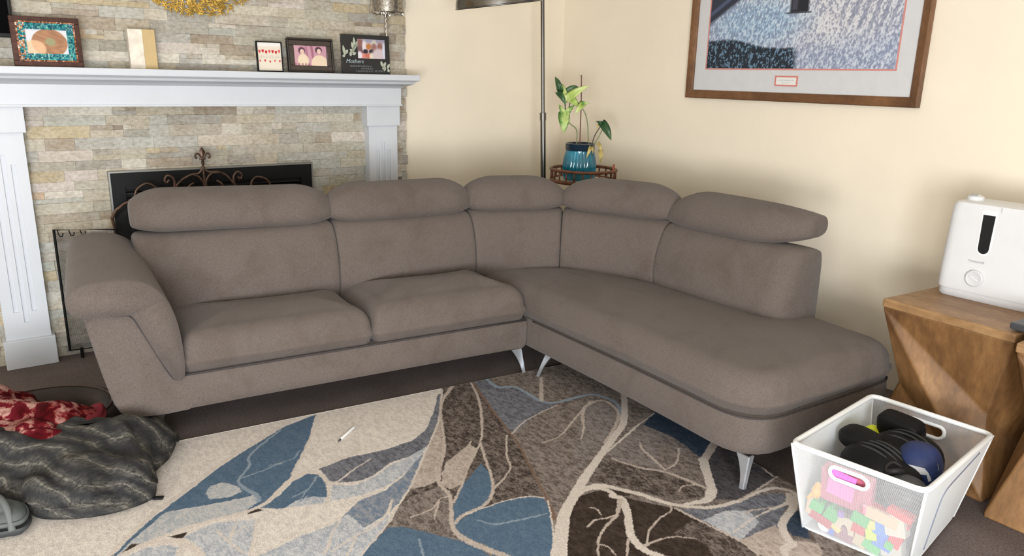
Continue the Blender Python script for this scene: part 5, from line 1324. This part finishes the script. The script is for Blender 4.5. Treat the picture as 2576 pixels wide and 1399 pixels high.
obj('side_mark', patch([(.80, .46), (.88, .40), (.96, .12), (.88, .10)]), M('grey_print', (150, 158, 166), .5), t)
o = obj('padded_glove', ellipsoid((2.080, .905, .215), (.058, .060, .046), Matrix.Rotation(R(-12), 3, 'Y'), pw=.9), M('charcoal_vinyl', (62, 66, 68), .45), None, True)
tag(o, 'charcoal rounded glove end pressed against the front mesh of the bin', 'glove', GG)
t = thing('padded_glove', 'black glove with a loop strap lying just inside the front rim of the bin', 'glove', (2.13, .965, .16), GG)
obj('mitt', ellipsoid((2.125, .955, .212), (.072, .066, .054), Matrix.Rotation(R(-10), 3, 'Y'), pw=.85), m_glove, t, smooth=True)
obj('loop_strap', tube([Vector((2.100 + .026 * math.cos(a), .955 + .022 * math.sin(a), .262 + .006 * math.sin(a * 2))) for a in [k / 24 * 2 * math.pi for k in range(24)]], .0055, 6, True, flat=1.5), M('dark_strap', (34, 32, 34), .6), t, smooth=True)
o = obj('ball', ellipsoid((2.345, 1.155, .225), (.03, .03, .03)), M('lime_ball', (206, 212, 40), .5), None, True); tag(o, 'lime yellow ball peeking between the two black cuffs in the bin', 'ball')
o = obj('toy_box', box((2.24, 1.02, .075), (.30, .24, .11), .008, 2, Matrix.Rotation(R(6), 3, 'Z')), M('mauve_board', (128, 108, 122), .7), None); tag(o, 'dusky mauve box filling the bottom of the bin behind the blocks', 'toy box')

# ================================================================== LEFT FOREGROUND: BED, BLANKETS, SLIPPER
def smooth_outline(P, step=.02):
    return [Vector((p.x, p.y)) for p in round_poly([(p.x, p.y) for p in spline([Vector((a, b_, 0)) for a, b_ in P], 5, True)], .004, 1, step)]
t = thing('pet_bed', 'low round dark brown padded bed on the carpet under the blankets', 'pet bed', (.12, 3.12, 0))
obj('bolster', tube([Vector((.10 + .24 * math.cos(a), 3.10 + .22 * math.sin(a), .058)) for a in [k / 48 * 2 * math.pi for k in range(48)]], .058, 14, True), M('dark_brown_suede', (52, 42, 38), .7, var=.2, scale=12, bmp=.2), t, smooth=True)
obj('piping', tube([Vector((.10 + .243 * math.cos(a), 3.10 + .223 * math.sin(a), .117)) for a in [k / 64 * 2 * math.pi for k in range(64)]], .0035, 6, True), M('brown_piping', (84, 68, 58), .6), t, smooth=True)
obj('cushion', lathe([(.001, 0), (.2, 0), (.2, .04), (.12, .055), (.001, .06)], (.10, 3.10, 0), 40), M('dark_bed_cushion', (44, 38, 36), .9), t, smooth=True)

def plush():
    mt, nt, b = nodes('striped_plush'); b.inputs['Roughness'].default_value = .95; b.inputs['Specular IOR Level'].default_value = .1; b.inputs['Sheen Weight'].default_value = .15
    tc = nt.nodes.new('ShaderNodeTexCoord'); wv = nt.nodes.new('ShaderNodeTexWave'); wv.wave_type = 'BANDS'; wv.bands_direction = 'DIAGONAL'
    wv.inputs['Scale'].default_value = 5.5; wv.inputs['Distortion'].default_value = 11.0; wv.inputs['Detail'].default_value = 2.5; wv.inputs['Detail Scale'].default_value = .9
    nt.links.new(tc.outputs['Object'], wv.inputs['Vector'])
    r = ramp(nt, wv.outputs['Fac'], [(.0, (34, 34, 38)), (.22, (58, 56, 55)), (.60, (92, 88, 81)), (.93, (98, 93, 86)), (.985, (150, 144, 132))])
    n = tex(nt, 85, 6, .8, stretch=(.6, 2.2, 1)); r2 = ramp(nt, n.outputs['Fac'], [(.42, (52, 52, 58)), (.56, (255, 255, 255))])
    nt.links.new(mixc(nt, r.outputs[0], r2.outputs[0], .9, 'MULTIPLY'), b.inputs['Base Color']); bump(nt, b, n.outputs['Fac'], 1.0, .012); return mt
def heap(name, P, sk, hfun, mat_, z0=.004, r=.055, amp=.03, fq=7.0, seed=0.0, nt=20, fold=.02, fdir=(1, 1)):
    ol = smooth_outline(P)
    def dsp(v):
        up_ = max(0.0, min(1.0, (v.z - z0) / .06)); q = Vector((v.x * fq, v.y * fq, seed))
        fo = abs(math.sin((v.x * fdir[0] + v.y * fdir[1]) * 16 + 2.6 * noise.noise(Vector((v.x * 4, v.y * 4, seed + 3))))) ** .7
        dz_ = amp * noise.noise(q) + amp * .45 * noise.noise(q * 2.3) + fold * (fo - .5)
        return Vector((v.x + up_ * .012 * noise.noise(Vector((v.x * 14, v.y * 14, v.z * 14 + seed))), v.y + up_ * .012 * noise.noise(Vector((v.x * 14, v.y * 14, v.z * 14 + seed + 9))), max(z0, v.z + dz_ * up_)))
    g = pillow(ol, sk, z0, z0 + r + .04, r, hfun, .012, disp=dsp, nt=nt, under=.01)
    return obj(name, g, mat_, None, True)
o = heap('throw_blanket', [(.495, 2.79), (.465, 2.67), (.395, 2.58), (.375, 2.50), (.345, 2.40), (.20, 2.385), (.05, 2.46), (-.02, 2.58), (-.20, 2.72), (-.30, 2.95), (-.10, 3.02), (.12, 3.0), (.27, 2.97), (.40, 2.89)],
         [(-.05, 2.78), (.15, 2.72), (.30, 2.70)], .05, plush(), .0125, r=.075, amp=.04, fq=6.5, seed=1.3, fold=.03, fdir=(.8, .6), nt=26)
tag(o, 'dark grey striped plush throw blanket heaped on the rug', 'blanket')
def floral():
    mt, nt, b = nodes('red_floral_cloth'); b.inputs['Roughness'].default_value = .9; b.inputs['Specular IOR Level'].default_value = .1
    n = tex(nt, 25, 2.5, .6, dist=.6); n2 = tex(nt, 60, 3, .6, dist=.4); n3 = tex(nt, 6, 2)
    r = ramp(nt, n.outputs['Fac'], [(.46, (168, 130, 120)), (.50, (138, 62, 62)), (.54, (98, 22, 32)), (.70, (82, 16, 26))])
    r2 = ramp(nt, n2.outputs['Fac'], [(.42, (150, 30, 40)), (.5, (255, 255, 255))]); r3 = ramp(nt, n3.outputs['Fac'], [(.52, (255, 255, 255)), (.64, (170, 70, 74))])
    c = mixc(nt, r.outputs[0], r2.outputs[0], .5, 'MULTIPLY'); c = mixc(nt, c, r3.outputs[0], .9, 'MULTIPLY')
    nt.links.new(c, b.inputs['Base Color']); bump(nt, b, n2.outputs['Fac'], .2, .003); return mt
t = thing('floral_blanket', 'red and cream floral blanket crumpled over the pet bed and grey throw', 'blanket', (.05, 2.95, .1))
def reparent(o_, p_, nm):
    o_.name = nm; o_.location = o_.location - p_.location; o_.parent = p_; ORG[o_] = ORG[p_]
mf = floral(); mred = M('deep_red_binding', (112, 20, 32), .85, var=.12, scale=14)
a = heap('cloth', [(.265, 2.88), (.245, 2.76), (.14, 2.68), (.04, 2.69), (-.16, 2.80), (-.24, 3.0), (-.16, 3.25), (.00, 3.28), (.085, 3.14), (.11, 2.98), (.16, 2.92)], [(-.06, 3.06), (0, 2.92), (.12, 2.82)], .05, mf, .10, r=.045, amp=.022, fq=7, seed=5.1, fold=.028, fdir=(.4, .9))
reparent(a, t, 'cloth')
b_ = heap('binding', [(.285, 2.89), (.262, 2.80), (.205, 2.70), (.185, 2.71), (.225, 2.79), (.245, 2.90)], [(.245, 2.84), (.215, 2.75)], .004, mred, .120, r=.018, amp=.012, fq=9, seed=5.1, fold=.012, nt=6)
reparent(b_, t, 'red_binding'); b_['label'] = 'plain deep red binding'
m_slip = M('grey_slipper_fabric', (84, 89, 89), .75, var=.08, scale=30)
t = thing('slipper', 'grey padded slipper at the lower left picture edge beside the plush throw', 'slipper', (-.06, 2.45, .012))
sole = round_poly([(-.20, 2.44), (.0, 2.395), (.022, 2.44), (.018, 2.51), (-.04, 2.57), (-.20, 2.58)], .03, 5, .02)
obj('sole', pillow(sole, [(-.12, 2.5), (-.04, 2.48)], .0125, .04, .01, .002, .002, nt=3), M('dark_sole', (58, 60, 62), .7), t, smooth=40)
obj('upper', pillow([p.lerp(Vector((-.08, 2.48)), .06) for p in sole], [(-.14, 2.5), (-.05, 2.48)], .036, .085, .035, .02, .004, nt=8), m_slip, t, smooth=True)
obj('instep_band', tube(spline([(-.03, 2.40, .04), (-.035, 2.44, .095), (-.05, 2.50, .105), (-.07, 2.56, .07), (-.07, 2.58, .04)], 6), .010, 8), M('grey_band', (98, 102, 101), .7), t, smooth=True)
t = thing('pen', 'short white pen lying on the cream part of the rug', 'pen', (1.045, 2.49, .012))
p0, p1 = Vector((.995, 2.452, .0165)), Vector((1.094, 2.53, .0165)); d = (p1 - p0)
obj('barrel', tube([p0 + d * .14, p0 + d * .97, p1], [.0052, .0052, .004], 12), M('bright_white_barrel', (250, 251, 252), .3), t, smooth=40)
obj('tip', tube([p0, p0 + d * .07, p0 + d * .15], [.0008, .0026, .0052], 10), M('pen_tip_grey', (60, 62, 66), .4), t, smooth=40)
o = obj('fabric_tag', box((.362, 2.405, .0155), (.032, .020, .006), .003, 2, Matrix.Rotation(R(-30), 3, 'Z')), m_blackmatte, None); tag(o, 'small black tag on the rug at the edge of the plush throw', 'tag')
